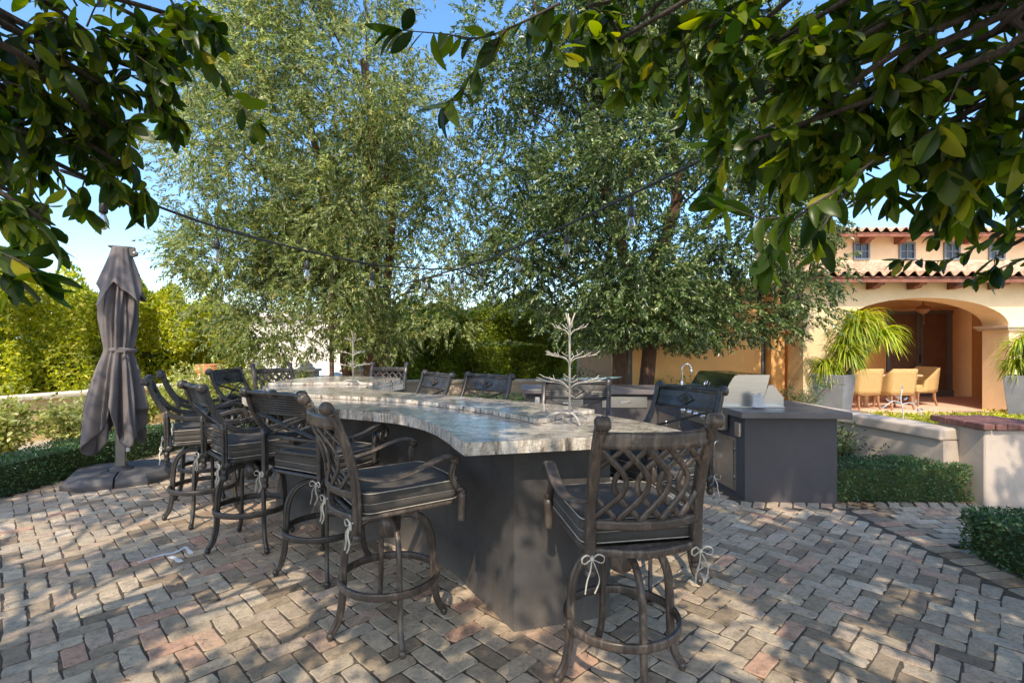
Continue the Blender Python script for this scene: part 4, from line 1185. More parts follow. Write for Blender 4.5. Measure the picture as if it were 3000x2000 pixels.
# dining set
tb=empty('dining_table',(8.95,12.55,.10),R(5),'wooden dining table with turned legs on the patio','table')
mb=MB(); mb.box((0,0,.72),(1.5,1.0,.05),bev=.01); mb.box((0,0,.66),(1.36,.86,.07)); mb.build('tabletop',M['paletable'],tb)
for sx in (-1,1):
    for sy in (-1,1):
        mb=MB(); mb.lathe([(.04,0),(.055,.03),(.04,.08),(.055,.12),(.06,.18),(.05,.30),(.075,.36),(.05,.41),(.07,.5),(.045,.6),(.06,.63)],(sx*.6,sy*.36,0),14); mb.build('leg',M['paletable'],tb)
def make_chair():
    root=empty('wicker_chair',(0,0,.10))
    mb=MB(); mb.box((0,0,.40),(.56,.54,.16),bev=.03); mb.build('seat',M['wicker'],root)
    # curved back with wings (faces +y; back at -y)
    vs=[];fs=[]
    cols=17; rows=7
    for j in range(rows):
        v=j/(rows-1)
        for i in range(cols):
            u=-1+2*i/(cols-1); a=u*R(62)
            zt=.92 if abs(u)<.62 else .92-.32*((abs(u)-.62)/.38)**1.0
            z=.34+(zt-.34)*v; rx=.33+.02*v
            if abs(u)<.62: x=u/.62*.27*(1+.06*v); y=-.27-.07*v
            else: x=math.copysign(.27*(1+.06*v),u); y=-.27-.07*v+ (abs(u)-.62)/.38*.42
            vs.append((x,y,z))
    for j in range(rows-1):
        for i in range(cols-1): a=j*cols+i; fs.append((a,a+1,a+cols+1,a+cols))
    mb=MB(); mb.add(vs,fs,True); b_=mb.build('backrest',M['wicker'],root); md=b_.modifiers.new('t','SOLIDIFY'); md.thickness=.035; md.offset=0
    for sx in (-1,1):
        for sy in (-1,1):
            mb=MB(); mb.sweep([(sx*.24,sy*.23,.33),(sx*.245,sy*.235,.18),(sx*.265,sy*(.255+.03*(sy<0)),0)],[(-.022,-.022),(.022,-.022),(.022,.022),(-.022,.022)],up=(0,1,0),smooth=False,scale=[1.1,.95,.7]); mb.build('leg',M['wood'],root)
    return root
ch=make_chair()
for i,(x,y,rz,lab) in enumerate(((7.98,11.75,8,'golden wicker chair right behind the grey planter, its back to us'),(8.72,11.72,4,'golden wicker chair in the middle of the patio, its back fully towards us'),(9.75,12.35,100,'golden wicker chair side-on at the right end of the patio table'))):
    o=ch if i==0 else copy_tree(ch)
    o.location=(x,y,.10); o.rotation_euler=(0,0,R(rz)); tag(o,lab,'chair','golden wicker dining chairs on the patio')

# ================================================================== PLANTERS WITH STRAP-LEAF PLANT
def strap_plant(name,loc,heads,n,rad,label,seed,parent_pot=None):
    root=empty(name,loc,0,label,'plant'); rs=random.Random(seed)
    st=MB()
    V=[];Fc=[]
    for (hx,hy,hz,hr) in heads:
        st.tube(smooth_path([(hx*.2,hy*.2,0),(hx*.6,hy*.6,hz*.5),(hx,hy,hz)],4),[.045-.002*i for i in range(9)],8)
        for k in range(n):
            a=rs.uniform(0,2*math.pi); el=rs.uniform(-.2,1.35); L=hr*rs.uniform(.75,1.15); w=rs.uniform(.010,.019)
            c,s_=math.cos(a),math.sin(a); px,pz=0,0; pts=[]; ang=el; N=9
            for i in range(N+1):
                pts.append((hx+px*c,hy+px*s_,hz+pz)); px+=math.cos(ang)*L/N; pz+=math.sin(ang)*L/N; ang-=rs.uniform(.16,.30)*(1.2 if ang>-.9 else .1)
            o=len(V)
            for i,p in enumerate(pts):
                ww=w*(1-(i/N)**2.2)+.001
                V+= [(p[0]-s_*ww,p[1]+c*ww,p[2]),(p[0],p[1],p[2]-ww*.5),(p[0]+s_*ww,p[1]-c*ww,p[2])]
            for i in range(N):
                b=o+i*3; Fc+=[(b,b+3,b+4,b+1),(b+1,b+4,b+5,b+2)]
    st.build('stem',M['barkg'],root); mb=MB(); mb.add(V,Fc,True); mb.build('foliage',M['leafpalm'],root); return root
pl=empty('tall_planter',(6.22,9.9,0),R(38),'tall tapered grey planter in front of the patio','planter')
mb=MB(); w0_,w1_=.20,.29; h0=1.0
vs=[(sx*w0_,sy*w0_,0) for sx,sy in ((-1,-1),(1,-1),(1,1),(-1,1))]+[(sx*w1_,sy*w1_,h0) for sx,sy in ((-1,-1),(1,-1),(1,1),(-1,1))]+[(sx*(w1_-.03),sy*(w1_-.03),h0) for sx,sy in ((-1,-1),(1,-1),(1,1),(-1,1))]+[(sx*(w1_-.04),sy*(w1_-.04),h0-.08) for sx,sy in ((-1,-1),(1,-1),(1,1),(-1,1))]
fs=[]
for k in range(3):
    for i in range(4): j=(i+1)%4; fs.append((k*4+i,k*4+j,k*4+4+j,k*4+4+i))
mb.add(vs,fs); weld_bevel(mb.build('shell',M['potgrey'],pl),.008)
mb=MB(); mb.add([(sx*(w1_-.045),sy*(w1_-.045),h0-.07) for sx,sy in ((-1,-1),(1,-1),(1,1),(-1,1))],[(0,1,2,3)]); mb.build('potting_soil',M['soil'],pl)
strap_plant('strap_leaf_plant',(6.25,9.9,.93),[(.45,.05,.92,.70),(.90,0,.80,.60),(.15,-.1,.45,.6),(-.12,.1,.18,.56),(.62,.15,1.08,.70),(.3,.1,.7,.6)],190,.6,'bushy bright green strap-leaf plant growing in the tall grey planter',3)
# second planter + plant, cut by right frame edge
pl2=copy_tree(pl); pl2.location=(9.55,9.5,0); tag(pl2,'grey planter at the right edge, mostly hidden behind the brick-capped pillar','planter')
strap_plant('strap_leaf_plant',(9.55,9.5,.93),[(-.05,.05,.60,.58),(.25,0,.75,.6),(-.1,.1,.25,.5)],130,.6,'strap-leaf plant cut by the right edge of the photo before the sunlit wall',5)
# white iron leaf ornament
orn=empty('iron_leaf_ornament',(6.55,8.6,.55),0,'white iron leaf ornament standing in front of the wicker chairs','ornament')
mb=MB(); mb.tube(smooth_path([(0,0,-.5),(.02,0,-.1),(-.02,0,.1),(.0,0,.28)],4),.010,6); mb.tube(smooth_path([(-.02,0,.02),(.15,0,.05),(.28,0,-.06),(.34,0,-.16)],4),.008,6); mb.tube(smooth_path([(-.02,0,.05),(-.15,0,.08),(-.30,0,-.02)],4),.008,6); mb.build('stem',M['whiteplastic'],orn)
lp=np.array([(0,0,.25),(-.02,0,.12),(.02,0,.10),(-.02,0,.05),(.02,0,.03),(.0,0,.0),(.2,0,.03),(.28,0,-.05),(.32,0,-.12),(-.2,0,.06),(-.28,0,0),(.25,0,-.02)],float)
ld=np.array([(0,0,1),(-.8,0,.4),(.8,0,.4),(-.9,.1,-.1),(.9,.1,.0),(.3,0,-1),(.5,0,.8),(.9,0,-.2),(.4,0,-1),(-.6,0,.6),(-.9,0,-.4),(.2,0,-.9)],float)
leaves('leaf',lp,ld,np.tile([0,-1,.1],(12,1)),.10,.04,M['potgrey'],orn,T_MED)

# ================================================================== STRING LIGHTS
def catmull(pts,n=10): return smooth_path(pts,n)
cabL=[P(180,500,2.7),P(303,545,3.2),P(635,665,3.98),P(900,735,4.85),P(1090,775,5.75),P(1240,787,6.7),P(1355,795,7.7),P(1448,845,8.8),P(1527,876,10.0),P(1600,892,11.3),P(1733,897,13.0)]
cabR=[P(2560,230,2.6),P(2115,440,3.3),P(1850,570,4.0),P(1660,660,4.73),P(1517,722,5.49),P(1410,768,6.2),P(1325,792,6.97),P(1258,812,7.7),P(1198,828,8.5),P(1155,836,9.2),P(1115,840,9.9),P(1060,838,11.0)]
mb=MB(); mb.tube(catmull(cabL),.010,6); mb.tube([p+Vector((0,0,.018+.012*math.sin(i*.4))) for i,p in enumerate(catmull(cabL,4))],.0022,5)
tag(mb.build('string_light_cable',M['rubber']),'black string-light cable dipping from the upper left across the trees','cable')
mb=MB(); mb.tube(catmull(cabR),.010,6); mb.tube([p+Vector((0,0,.018+.012*math.sin(i*.4))) for i,p in enumerate(catmull(cabR,4))],.0022,5)
tag(mb.build('string_light_cable',M['rubber']),'black string-light cable rising to the upper right past the hanging leaves','cable')
def make_bulb():
    root=empty('hanging_bulb',(0,0,0))
    mb=MB(); mb.lathe([(.006,.012),(.018,.008),(.018,-.012),(.006,-.02)],seg=10); mb.tube([(0,0,-.01),(.002,0,-.09)],.0038,6)
    mb.lathe([(.006,-.085),(.018,-.10),(.024,-.125),(.024,-.165),(.020,-.17)],seg=12); mb.build('socket',M['blackplastic'],root)
    mb=MB(); mb.lathe([(.014,-.168),(.018,-.19),(.028,-.215),(.031,-.235),(.027,-.255),(.014,-.270),(.003,-.275)],seg=16); b_=mb.build('glass_bulb',M['bulb'],root)
    mb=MB(); mb.tube([(-.004,0,-.17),(-.006,0,-.22),(.0,0,-.235),(.006,0,-.22),(.004,0,-.17)],.0012,4); mb.build('filament',M['terracotta'],b_)
    return root
bl=make_bulb()
spots=[(c,'L') for c in cabL[1:-1]]+[(c,'R') for c in cabR[1:-1]]
for i,(c,w) in enumerate(spots):
    o=bl if i==0 else copy_tree(bl)
    o.location=c; o.rotation_euler=(0,0,i*1.3)
    if w=='L': tag(o,'clear pear bulb on the cable coming from the upper left','light bulb','clear bulbs on the left string-light cable')
    else: tag(o,'clear pear bulb on the cable rising to the upper right','light bulb','clear bulbs on the right string-light cable')
# ================================================================== FOLIAGE
def limb_path(a,b,sag=.15,n=6,wob=.08,rs=random):
    a=Vector(a); b=Vector(b); d=b-a; out=[]
    for i in range(n+1):
        t=i/n; p=a+d*t; p.z+= sag*d.length*math.sin(math.pi*t)*.5
        if 0<i<n: p+=Vector((rs.gauss(0,wob),rs.gauss(0,wob),rs.gauss(0,wob*.6)))*d.length*.3
        out.append(p)
    return smooth_path(out,3)
def make_tree(name,label,trunks,blobs,lmat,bark,dens,ll,lw,nl,seed,tl=(.35,.6),droop=.5,down=.35,group=None,spread=.8,tmpl=T_SMALL,inner=.3,ntwigvis=0,cat='tree',keep=None):
    rg=np.random.default_rng(seed); rs=random.Random(seed)
    root=empty(name,trunks[0][0],0,label,cat,group); ox=Vector(trunks[0][0])
    mb=MB()
    for (b,t,r) in trunks:
        p=limb_path(Vector(b)-ox,Vector(t)-ox,.03,5,.06,rs)
        mb.tube(p,[r*(1.25 if i==0 else 1)*(1-.55*i/len(p)) for i in range(len(p))],12)
    mb.build('trunk',bark,root)
    mb=MB(); tops=[(Vector(b)-ox,Vector(t)-ox,r) for b,t,r in trunks]
    for k,(c,r) in enumerate(blobs):
        if k%3: continue
        c=Vector(c)-ox; b,t,r0=min(tops,key=lambda q:((q[0]+q[1])/2-c).length)
        f=min(.98,max(.35,(c.z-b.z)/(t.z-b.z+1e-6)*.75)); s=b+(t-b)*f
        p=limb_path(s,c,.18,5,.09,rs); rr=r0*.26*(1-.4*f)
        mb.tube(p,[rr*(1-.85*i/len(p)) for i in range(len(p))],6)
    mb.build('limb',bark,root)
    O=[];D=[]
    for (c,r) in blobs:
        n=int(dens*r*r)+3; dd=rnd_dirs(n,rg); u=rg.uniform(inner,1,(n,1))**.6
        O.append(np.array(c)+dd*r*u*np.array([1,1,.8])); D.append(dd+rg.normal(0,.5,(n,3)))
    O=np.concatenate(O); D=norm(np.concatenate(D)); D[:,2]-=.15
    L=rg.uniform(tl[0],tl[1],len(O))
    p,d,nn=twig_leaves(O,D,L,nl,droop,spread,down,rg)
    if keep is not None:
        k=keep(p); p,d,nn=p[k],d[k],nn[k]
    n=len(p)
    p=p-np.array(ox)
    leaves('crown',p,d,nn,ll*rg.uniform(.65,1.3,n),lw*rg.uniform(.7,1.25,n),lmat,root,tmpl,False,rg.uniform(-.6,1.4,n))
    if ntwigvis:
        mb=MB()
        for i in rg.choice(len(O),min(ntwigvis,len(O)),False):
            o=Vector(O[i])-ox; dv=Vector(D[i]).normalized(); l=float(L[i])
            mb.tube([o,o+dv*l*.5-Vector((0,0,droop*(l*.5)**2)),o+dv*l-Vector((0,0,droop*l*l))],[.007,.005,.002],5)
        mb.build('twig',bark,root)
    return root
def ellip_blobs(c,rad,n,rmin,rmax,seed,taper=0,shell=.35):
    rg=np.random.default_rng(seed); out=[]
    while len(out)<n:
        v=rg.uniform(-1,1,3); q=np.linalg.norm(v)
        if q>1 or q<shell: continue
        s=1-taper*max(0,v[2])
        out.append(((c[0]+v[0]*rad[0]*s,c[1]+v[1]*rad[1]*s,c[2]+v[2]*rad[2]),rg.uniform(rmin,rmax)))
    return out
# airy olive tree, left centre
bA=ellip_blobs((-3.85,10.6,5.3),(2.75,2.1,4.6),64,.65,1.05,21,.15)
bA+=[((-5.7,10.2,2.5),.7),((-4.8,9.8,2.1),.7),((-3.0,9.9,2.0),.6),((-1.9,10.0,2.3),.7),((-1.5,10.3,3.2),.8),((-6.3,10.4,3.4),.65),((-6.4,10.4,4.6),.65),((-6.2,10.6,6.2),.6),((-1.3,10.5,4.5),.8),((-5.6,10.2,1.75),.5),((-4.2,9.9,1.7),.55),((-2.3,10.0,1.75),.5),((-5.9,10.6,8.2),.6),((-2.2,10.6,9.3),.6),((-1.0,10.2,3.0),.7),((-.8,10.2,3.9),.7),((-1.1,9.9,2.2),.55),((-3.8,9.7,1.75),.5),((-5.0,10,1.65),.5),((-2.9,9.8,1.6),.5),((-6.5,10.3,5.6),.6),((-6.5,10.4,6.8),.6)]
make_tree('olive_willow_tree','airy olive-green tree with narrow leaves filling the left centre, sky showing through',
  [((-2.95,10.6,0),(-3.1,10.7,7.5),.16),((-3.15,10.9,0),(-4.4,10.7,6.8),.12),((-2.8,10.5,0),(-2.2,10.6,6.6),.11)],bA,M['leafA'],M['bark'],215,.088,.027,21,31,(.25,.5),.25,.2,keep=lambda p:p[:,2]>1.22+.10*np.sin(p[:,0]*3)+.08*np.sin(p[:,1]*5))
# denser dark tree, right centre
bB=ellip_blobs((2.55,9.9,5.6),(3.0,2.2,4.3),70,.7,1.1,22,.1)
bB+=[((-.2,9.7,5.0),.75),((-.3,9.9,6.4),.75),((.2,9.6,3.5),.75),((.7,9.4,2.6),.6),((1.8,9.0,2.5),.7),((3.1,9.0,2.3),.7),((4.2,9.1,2.2),.65),((5.0,9.3,2.6),.6),((5.3,9.5,3.4),.6),((3.6,9.0,1.95),.45),((4.8,9.2,2.05),.4),((2.4,9.0,2.0),.45),((1.1,9.1,2.1),.4),((5.4,9.8,4.6),.7),((-.4,10.0,7.8),.7),((5.5,9.4,3.9),.6),((4.4,8.9,3.2),.7),((3.2,8.8,3.0),.8),((5.6,9.3,2.9),.5),((5.2,9.0,2.2),.4),((2.9,8.9,1.8),.4),((.3,9.4,4.4),.7),((5.3,9.6,5.6),.7),((-.2,9.6,3.2),.6)]
make_tree('broadleaf_evergreen_tree','dense dark evergreen tree with twin trunks behind the rear counter',
  [((2.02,9.55,0),(1.7,9.8,6.5),.15),((2.42,9.6,0),(3.3,9.9,6.8),.15)],bB,M['leafB'],M['bark'],215,.082,.032,22,32,(.22,.46),.3,.25,keep=lambda p:p[:,2]>1.52+.09*np.sin(p[:,0]*3.3)+.08*np.sin(p[:,1]*4))

# --- foreground trees with large glossy leaves
def fg_tree(name,label,trunk,pads,twigs,canopy,seed,LS=.098):
    rg=np.random.default_rng(seed); rs=random.Random(seed)
    root=empty(name,trunk[0],0,label,'tree'); ox=Vector(trunk[0]); oxa=np.array(ox)
    mb=MB(); p=limb_path((0,0,0),Vector(trunk[1])-ox,.02,5,.05,rs)
    mb.tube(p,[.17*(1-.5*i/len(p)) for i in range(len(p))],12); mb.build('trunk',M['barkg'],root)
    LB=MB(); TB=LB; P_=[];D_=[];N_=[];L_=[]
    tp=Vector(trunk[1])
    def put_leaf(pos,d,L):
        P_.append(tuple(pos)); D_.append(tuple(d)); L_.append(L)
        nn=Vector((rs.gauss(0,.5),rs.gauss(0,.5),.8)); N_.append(tuple(nn.normalized()))
    def twig(path,Ls,nper=2,thick=.0045,step=.028):
        path=[Vector(q) for q in path]; pts=smooth_path(path,8)
        TB.tube([q-ox for q in pts],[thick*(1-.7*i/len(pts)) for i in range(len(pts))],5)
        acc=0; 
        for i in range(1,len(pts)):
            acc+=(pts[i]-pts[i-1]).length
            if acc>step:
                acc=0; t=(pts[i]-pts[i-1]).normalized()
                for _ in range(nper):
                    v=Vector((rs.gauss(0,1),rs.gauss(0,1),rs.gauss(0,.7)-.75)); d=(t*.7+v.normalized()*.9); put_leaf(pts[i],d.normalized(),Ls*rs.uniform(.65,1.15))
        t=(pts[-1]-pts[-2]).normalized()
        for _ in range(4):
            v=Vector((rs.gauss(0,.6),rs.gauss(0,.6),rs.gauss(0,.5)-.35)); put_leaf(pts[-1],(t+v).normalized(),Ls*rs.uniform(.8,1.15))
    for (px,py,Y,r,n) in pads:
        n=int(n*.64+.5)
        c=Vector(P(px,py,Y)); e=limb_path(tp,c,.12,6,.12,rs)
        LB.tube([q-ox for q in e],[.035*(1-.8*i/len(e)) for i in range(len(e))],7)
        for k in range(n):
            dv=Vector((rs.gauss(0,1),rs.gauss(0,.8),rs.gauss(0,1))).normalized(); o=c+dv*r*rs.uniform(.0,.5)
            e_=c+dv*r*rs.uniform(.8,1.15)-Vector((0,0,rs.uniform(.02,.08)))
            twig([o,(o+e_)/2+Vector((rs.gauss(0,.01),0,.015)),e_],LS,2,.004,.034)
    for (pts,L) in twigs: twig([P(*q) for q in pts],L,1,.0055,.024)
    LB.build('limb',M['barkg'],root)
    n=len(P_); L=np.array(L_)
    leaves('crown',np.array(P_)-oxa,np.array(D_),np.array(N_),L,L*rg.uniform(.34,.54,n),M['leafF'],root,T_BIG,True,rg.uniform(-.8,2.2,n))
    # high canopy
    O=[];D=[]; UL=MB()
    for ci,(c,r,dn) in enumerate(canopy):
        m=int(dn*r*r); dd=rnd_dirs(m,rg); O.append(np.array(c)+dd*r*rg.uniform(.2,1,(m,1))); D.append(dd+rg.normal(0,.6,(m,3)))
        if ci%14==0:
            e=limb_path(tp,Vector(c),.1,6,.13,rs); UL.tube([q-ox for q in e],[.035*(1-.85*i/len(e)) for i in range(len(e))],6)
    O=np.concatenate(O); D=norm(np.concatenate(D))
    p,d,nn=twig_leaves(O,D,rg.uniform(.18,.34,len(O)),8,.4,.8,.3,rg)
    # keep the view clear: nothing of the high canopy inside the camera's frustum
    fr=(p[:,1]>.3)&(np.abs(p[:,0])<p[:,1]*1.06+.15)&(p[:,2]<H+p[:,1]*.74+.12)
    p,d,nn=p[~fr],d[~fr],nn[~fr]
    # openings cut in the unseen crown, aimed to drop sun on chosen spots
    kk=(p[:,2]-.5)/1.12; gx=p[:,0]+.16*kk; gy=p[:,1]+kk; drop=np.zeros(len(p),bool)
    for hx,hy,hr in ((0.0,2.72,.30),(-.5,3.05,.24),(-1.6,3.0,.28),(-2.6,2.9,.30),(-.9,2.0,.22),(1.2,2.6,.28),(1.9,2.3,.22),(-2.9,4.4,.35),(.25,3.5,.28),(-1.1,4.1,.28),(-3.6,3.6,.3),(2.6,4.6,.2),(.3,2.1,.2),(-.9,3.6,.2),(-3.9,5.6,.3),(-.2,1.7,.2)):
        drop|=(((gx-hx)/hr)**2+((gy-hy)/(hr*1.3))**2<1.0)&(rg.uniform(0,1,len(p))<.95)
    p,d,nn=p[~drop],d[~drop],nn[~drop]
    UL.build('upper_limb',M['barkg'],root)
    leaves('upper_crown',p-oxa,d,nn,.115*rg.uniform(.7,1.2,len(p)),.060*rg.uniform(.8,1.2,len(p)),M['leafF'],root,T_SMALL,False,rg.uniform(-.5,1.5,len(p)))
    print(name,'fg leaves',n,'canopy',len(p))
    return root
rc=random.Random(77)
canL=[];canR=[]
for i in range(160):
    x=rc.uniform(-6.6,5.6); y=rc.uniform(-4.2,3.6)
    zlo=max(2.9,2.0+max(0,y)*.78+.4); z=rc.uniform(zlo,zlo+2.4)
    if rc.random()<.10: continue
    (canL if x<-.3 else canR).append(((x,y,z),rc.uniform(.32,.50),CAND))
for i in range(34):  # extra leaf clumps out of view, added to shade the grill side and ground
    tx=rc.uniform(1.3,4.9); ty=rc.uniform(3.0,6.2); z=rc.uniform(4.2,6.8); k_=(z-.5)/1.12
    yb_=ty-k_
    if z<2.0+max(0,yb_)*.78+.4: continue
    canR.append(((tx-.16*k_,yb_,z),rc.uniform(.28,.42),CAND))
padL=[(120,640,1.75,.11,5),(-20,640,1.7,.14,6),(60,90,1.9,.30,26),(250,90,2.0,.26,22),(420,60,2.2,.22,14),(120,260,2.0,.26,20),(300,250,2.05,.22,16),(450,220,2.2,.17,11),(60,420,1.9,.20,13),(200,420,2.0,.18,12),(340,400,2.1,.15,9),(560,60,2.3,.13,6),(30,560,1.9,.13,6),(250,520,2.1,.12,5),(-150,200,1.8,.4,14),(380,500,2.15,.08,3)]
twL=[([(500,0,2.2),(570,110,2.2),(630,200,2.22),(690,290,2.25),(750,360,2.25)],.105),
     ([(560,0,2.3),(600,40,2.3),(640,120,2.3)],.10),
     ([(400,250,2.15),(470,320,2.15),(520,350,2.15)],.10),
     ([(310,380,2.1),(370,470,2.1),(415,540,2.1),(430,570,2.1)],.115),
     ([(120,450,2.0),(190,540,2.0),(230,600,2.0)],.07),
     ([(-60,560,1.7),(20,600,1.7),(70,640,1.7)],.12),
     ([(-80,700,1.45),(0,740,1.45),(70,770,1.45),(110,800,1.45)],.115),
     ([(-60,760,1.4),(10,800,1.4)],.11)]
fg_tree('large_leaf_shade_tree','shade tree whose dark glossy leaves hang over the upper left corner',((-3.6,-.5,0),(-3.2,-.2,2.9)),padL,twL,canL,51)
padR=[(2150,430,2.2,.13,6),(2300,420,2.15,.15,8),(2700,480,2.1,.16,8),(1750,150,2.5,.14,5),(2900,480,2.0,.2,10),(1720,20,2.4,.16,7),(1880,60,2.4,.22,14),(2080,80,2.3,.26,20),(2280,120,2.1,.28,24),(2480,120,2.0,.28,24),(2680,120,1.9,.28,22),(2900,100,1.6,.26,16),(2200,300,2.2,.18,11),(2400,320,2.1,.22,17),(2600,330,2.0,.22,17),(2800,330,1.9,.22,15),(2980,360,1.8,.22,12),(2500,500,2.1,.16,8),(2380,480,2.15,.15,7),(2060,220,2.4,.12,5),(1880,200,2.6,.10,4),(2950,560,2.3,.2,10),(2960,720,2.4,.12,5),(2850,560,2.3,.12,4),(3150,200,1.7,.4,14)]
twR=[([(1640,10,1.95),(1500,80,1.95),(1400,112,1.95),(1300,100,1.95),(1180,90,1.95)],.125),
     ([(1480,90,1.95),(1410,180,1.93),(1360,250,1.93),(1315,300,1.93)],.125),
     ([(1560,0,2.1),(1600,100,2.1),(1650,160,2.1)],.10),
     ([(1800,60,2.4),(1840,180,2.4),(1850,260,2.4)],.10),
     ([(2000,100,2.3),(2020,250,2.3),(2010,330,2.3)],.10),
     ([(2560,470,1.8),(2400,590,1.75),(2250,640,1.72),(2120,600,1.70)],.13),
     ([(2400,590,1.75),(2310,660,1.75),(2260,740,1.75)],.12),
     ([(2480,560,1.8),(2420,650,1.8),(2400,700,1.8)],.11),
     ([(3060,600,2.4),(2900,700,2.4),(2780,760,2.4),(2640,760,2.4)],.075),
     ([(3050,740,2.4),(2920,790,2.4),(2850,820,2.4)],.075),
     ([(2820,500,2.3),(2790,600,2.3),(2740,690,2.3)],.075)]
fg_tree('large_leaf_shade_tree','shade tree whose large glossy leaves hang over the upper right and across the house roof',((3.9,-.4,0),(3.3,-.1,3.0)),padR,twR,canR,52,.118)

# --- hedges
def hedge(name,path,w,h,lmat,label,ll,lw,dens,seed,wob=.1,core=True,cat='hedge',zb=0,hvar=.0,group=None,rough=.05,tmpl=T_SMALL):
    rg=np.random.default_rng(seed); pts=[Vector((x,y,0)) for x,y in path]; root=empty(name,(path[0][0],path[0][1],0),0,label,cat,group); ox=np.array([path[0][0],path[0][1],0])
    seg=[(pts[i],pts[i+1]) for i in range(len(pts)-1)]; lens=[(b-a).length for a,b in seg]; tot=sum(lens)
    area=tot*(2*h+w)+2*w*h; n=int(area*dens)
    out=np.zeros((n,3)); nrm=np.zeros((n,3))
    u=rg.uniform(0,tot,n); cum=np.cumsum([0]+lens); idx=np.clip(np.searchsorted(cum,u)-1,0,len(seg)-1)
    A=np.array([[*s[0]] for s in seg]); B=np.array([[*s[1]] for s in seg]); Ls=np.array(lens)
    t=((u-cum[idx])/Ls[idx])[:,None]; base=A[idx]*(1-t)+B[idx]*t; dr=(B-A)/Ls[:,None]; pr=np.stack([-dr[:,1],dr[:,0],dr[:,2]*0],1)
    face=rg.uniform(0,2*h+w,n); s=np.where(face<h,-1,np.where(face<2*h,1,0))
    z=np.where(s!=0,rg.uniform(zb,h,n),h); off=np.where(s==0,rg.uniform(-w/2,w/2,n),s*w/2)
    # end caps
    ec=rg.uniform(0,1,n)<(2*w*h/area); side=rg.uniform(0,1,n)<.5
    base=np.where((ec&side)[:,None],A[0],np.where((ec&~side)[:,None],B[-1],base)); 
    off=np.where(ec,rg.uniform(-w/2,w/2,n),off); z=np.where(ec,rg.uniform(zb,h,n),z)
    nv=np.where((s!=0)[:,None],pr[idx]*s[:,None],np.array([0,0,1.])); nv=np.where((ec&side)[:,None],-dr[0],np.where((ec&~side)[:,None],dr[-1],nv))
    p=base+pr[idx]*off[:,None]; p[:,2]=z
    # rounded arrises + lumpy surface
    lump=(np.sin(p[:,0]*2.1+p[:,2]*3)+np.sin(p[:,1]*2.7+p[:,2]*1.7+1)+np.sin(p[:,0]*5.3+p[:,1]*4.1))*wob/3
    depth=np.abs(rg.normal(0,rough,n))*(np.where(rg.uniform(0,1,n)<.35,3.2,1.0) if hvar else 1.0)
    p+=nv*(lump-depth)[:,None]
    if hvar: p[:,2]+= (p[:,2]>h*.6)*hvar*(np.sin(p[:,0]*1.3+2)+np.sin(p[:,1]*.9))*.5
    d=nv+rg.normal(0,.75,(n,3)); d[:,2]+=.25; nn=nv+rg.normal(0,.6,(n,3)); nn[:,2]+=.4
    leaves('foliage',p-ox,d,norm(nn),ll*rg.uniform(.6,1.25,n),lw*rg.uniform(.7,1.2,n),lmat,root,tmpl,False)
    if core:  # solid dark block standing in for the shade inside the foliage
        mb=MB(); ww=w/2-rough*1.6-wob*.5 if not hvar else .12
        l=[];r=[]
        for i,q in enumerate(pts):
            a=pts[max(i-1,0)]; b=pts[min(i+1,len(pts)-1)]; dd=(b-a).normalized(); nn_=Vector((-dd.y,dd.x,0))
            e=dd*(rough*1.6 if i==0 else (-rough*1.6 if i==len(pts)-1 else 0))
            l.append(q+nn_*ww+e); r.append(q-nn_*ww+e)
        mb.prism([(v.x-ox[0],v.y-ox[1]) for v in r+l[::-1]],0,h-rough*1.5-wob*.4-(hvar*.8+.5 if hvar else 0)); mb.build('shade_core',M['hedgecore'],root)
    return root
hedge('clipped_box_hedge',[(-5.6,3.6),(-5.55,5.2),(-5.45,6.6),(-5.25,7.7),(-5.0,8.6),(-4.6,9.4)],.46,.37,M['leafbox'],'low clipped box hedge edging the left side of the brick paving',.032,.017,2300,61,.035,rough=.02)
hedge('clipped_box_hedge',[(3.30,5.45),(4.66,5.42)],.48,.37,M['leafbox'],'low clipped box hedge between the grill counter and the brick-capped pillar',.032,.017,2900,62,.03,rough=.02)
hedge('clipped_box_hedge',[(3.98,2.0),(3.98,4.02)],.92,.33,M['leafbox'],'low clipped box hedge at the right edge of the photo',.034,.018,3200,63,.04,rough=.02)
hedge('clipped_box_hedge',[(-4.2,10.6),(-2.2,10.9),(.2,11.1)],.5,.45,M['leafbox'],'low clipped hedge under the trees behind the inner stools',.045,.025,900,64,.05,rough=.03)
hedge('tall_hedge',[(-13.5,8.2),(-10.6,9.9),(-9.3,12.3),(-7.6,14.2)],1.7,2.7,M['leafhedge'],'tall sunlit yellow-green hedge behind the left garden wall',.11,.05,1700,65,.8,hvar=.25,rough=.2)
hedge('tall_hedge',[(-4.6,15.4),(-2.2,15.6),(.6,15.8),(1.7,15.2)],1.6,2.45,M['leafhedge2'],'tall green hedge behind the low tan wall at the centre',.10,.05,2600,66,.55,hvar=.2,rough=.18)
hedge('ground_cover_bed',[(4.75,8.6),(8.2,8.9),(13.0,8.9)],2.0,.26,M['leafhedge'],'low bright ground cover bed in front of the house',.05,.03,900,67,.07,cat='plants',rough=.05)
hedge('distant_trees',[(-30,23),(-14,26),(-2,26),(12,26)],3.0,2.5,M['farleaf'],'hazy line of far trees beyond the hedges',.26,.13,90,69,.8,rough=.35,cat='trees')
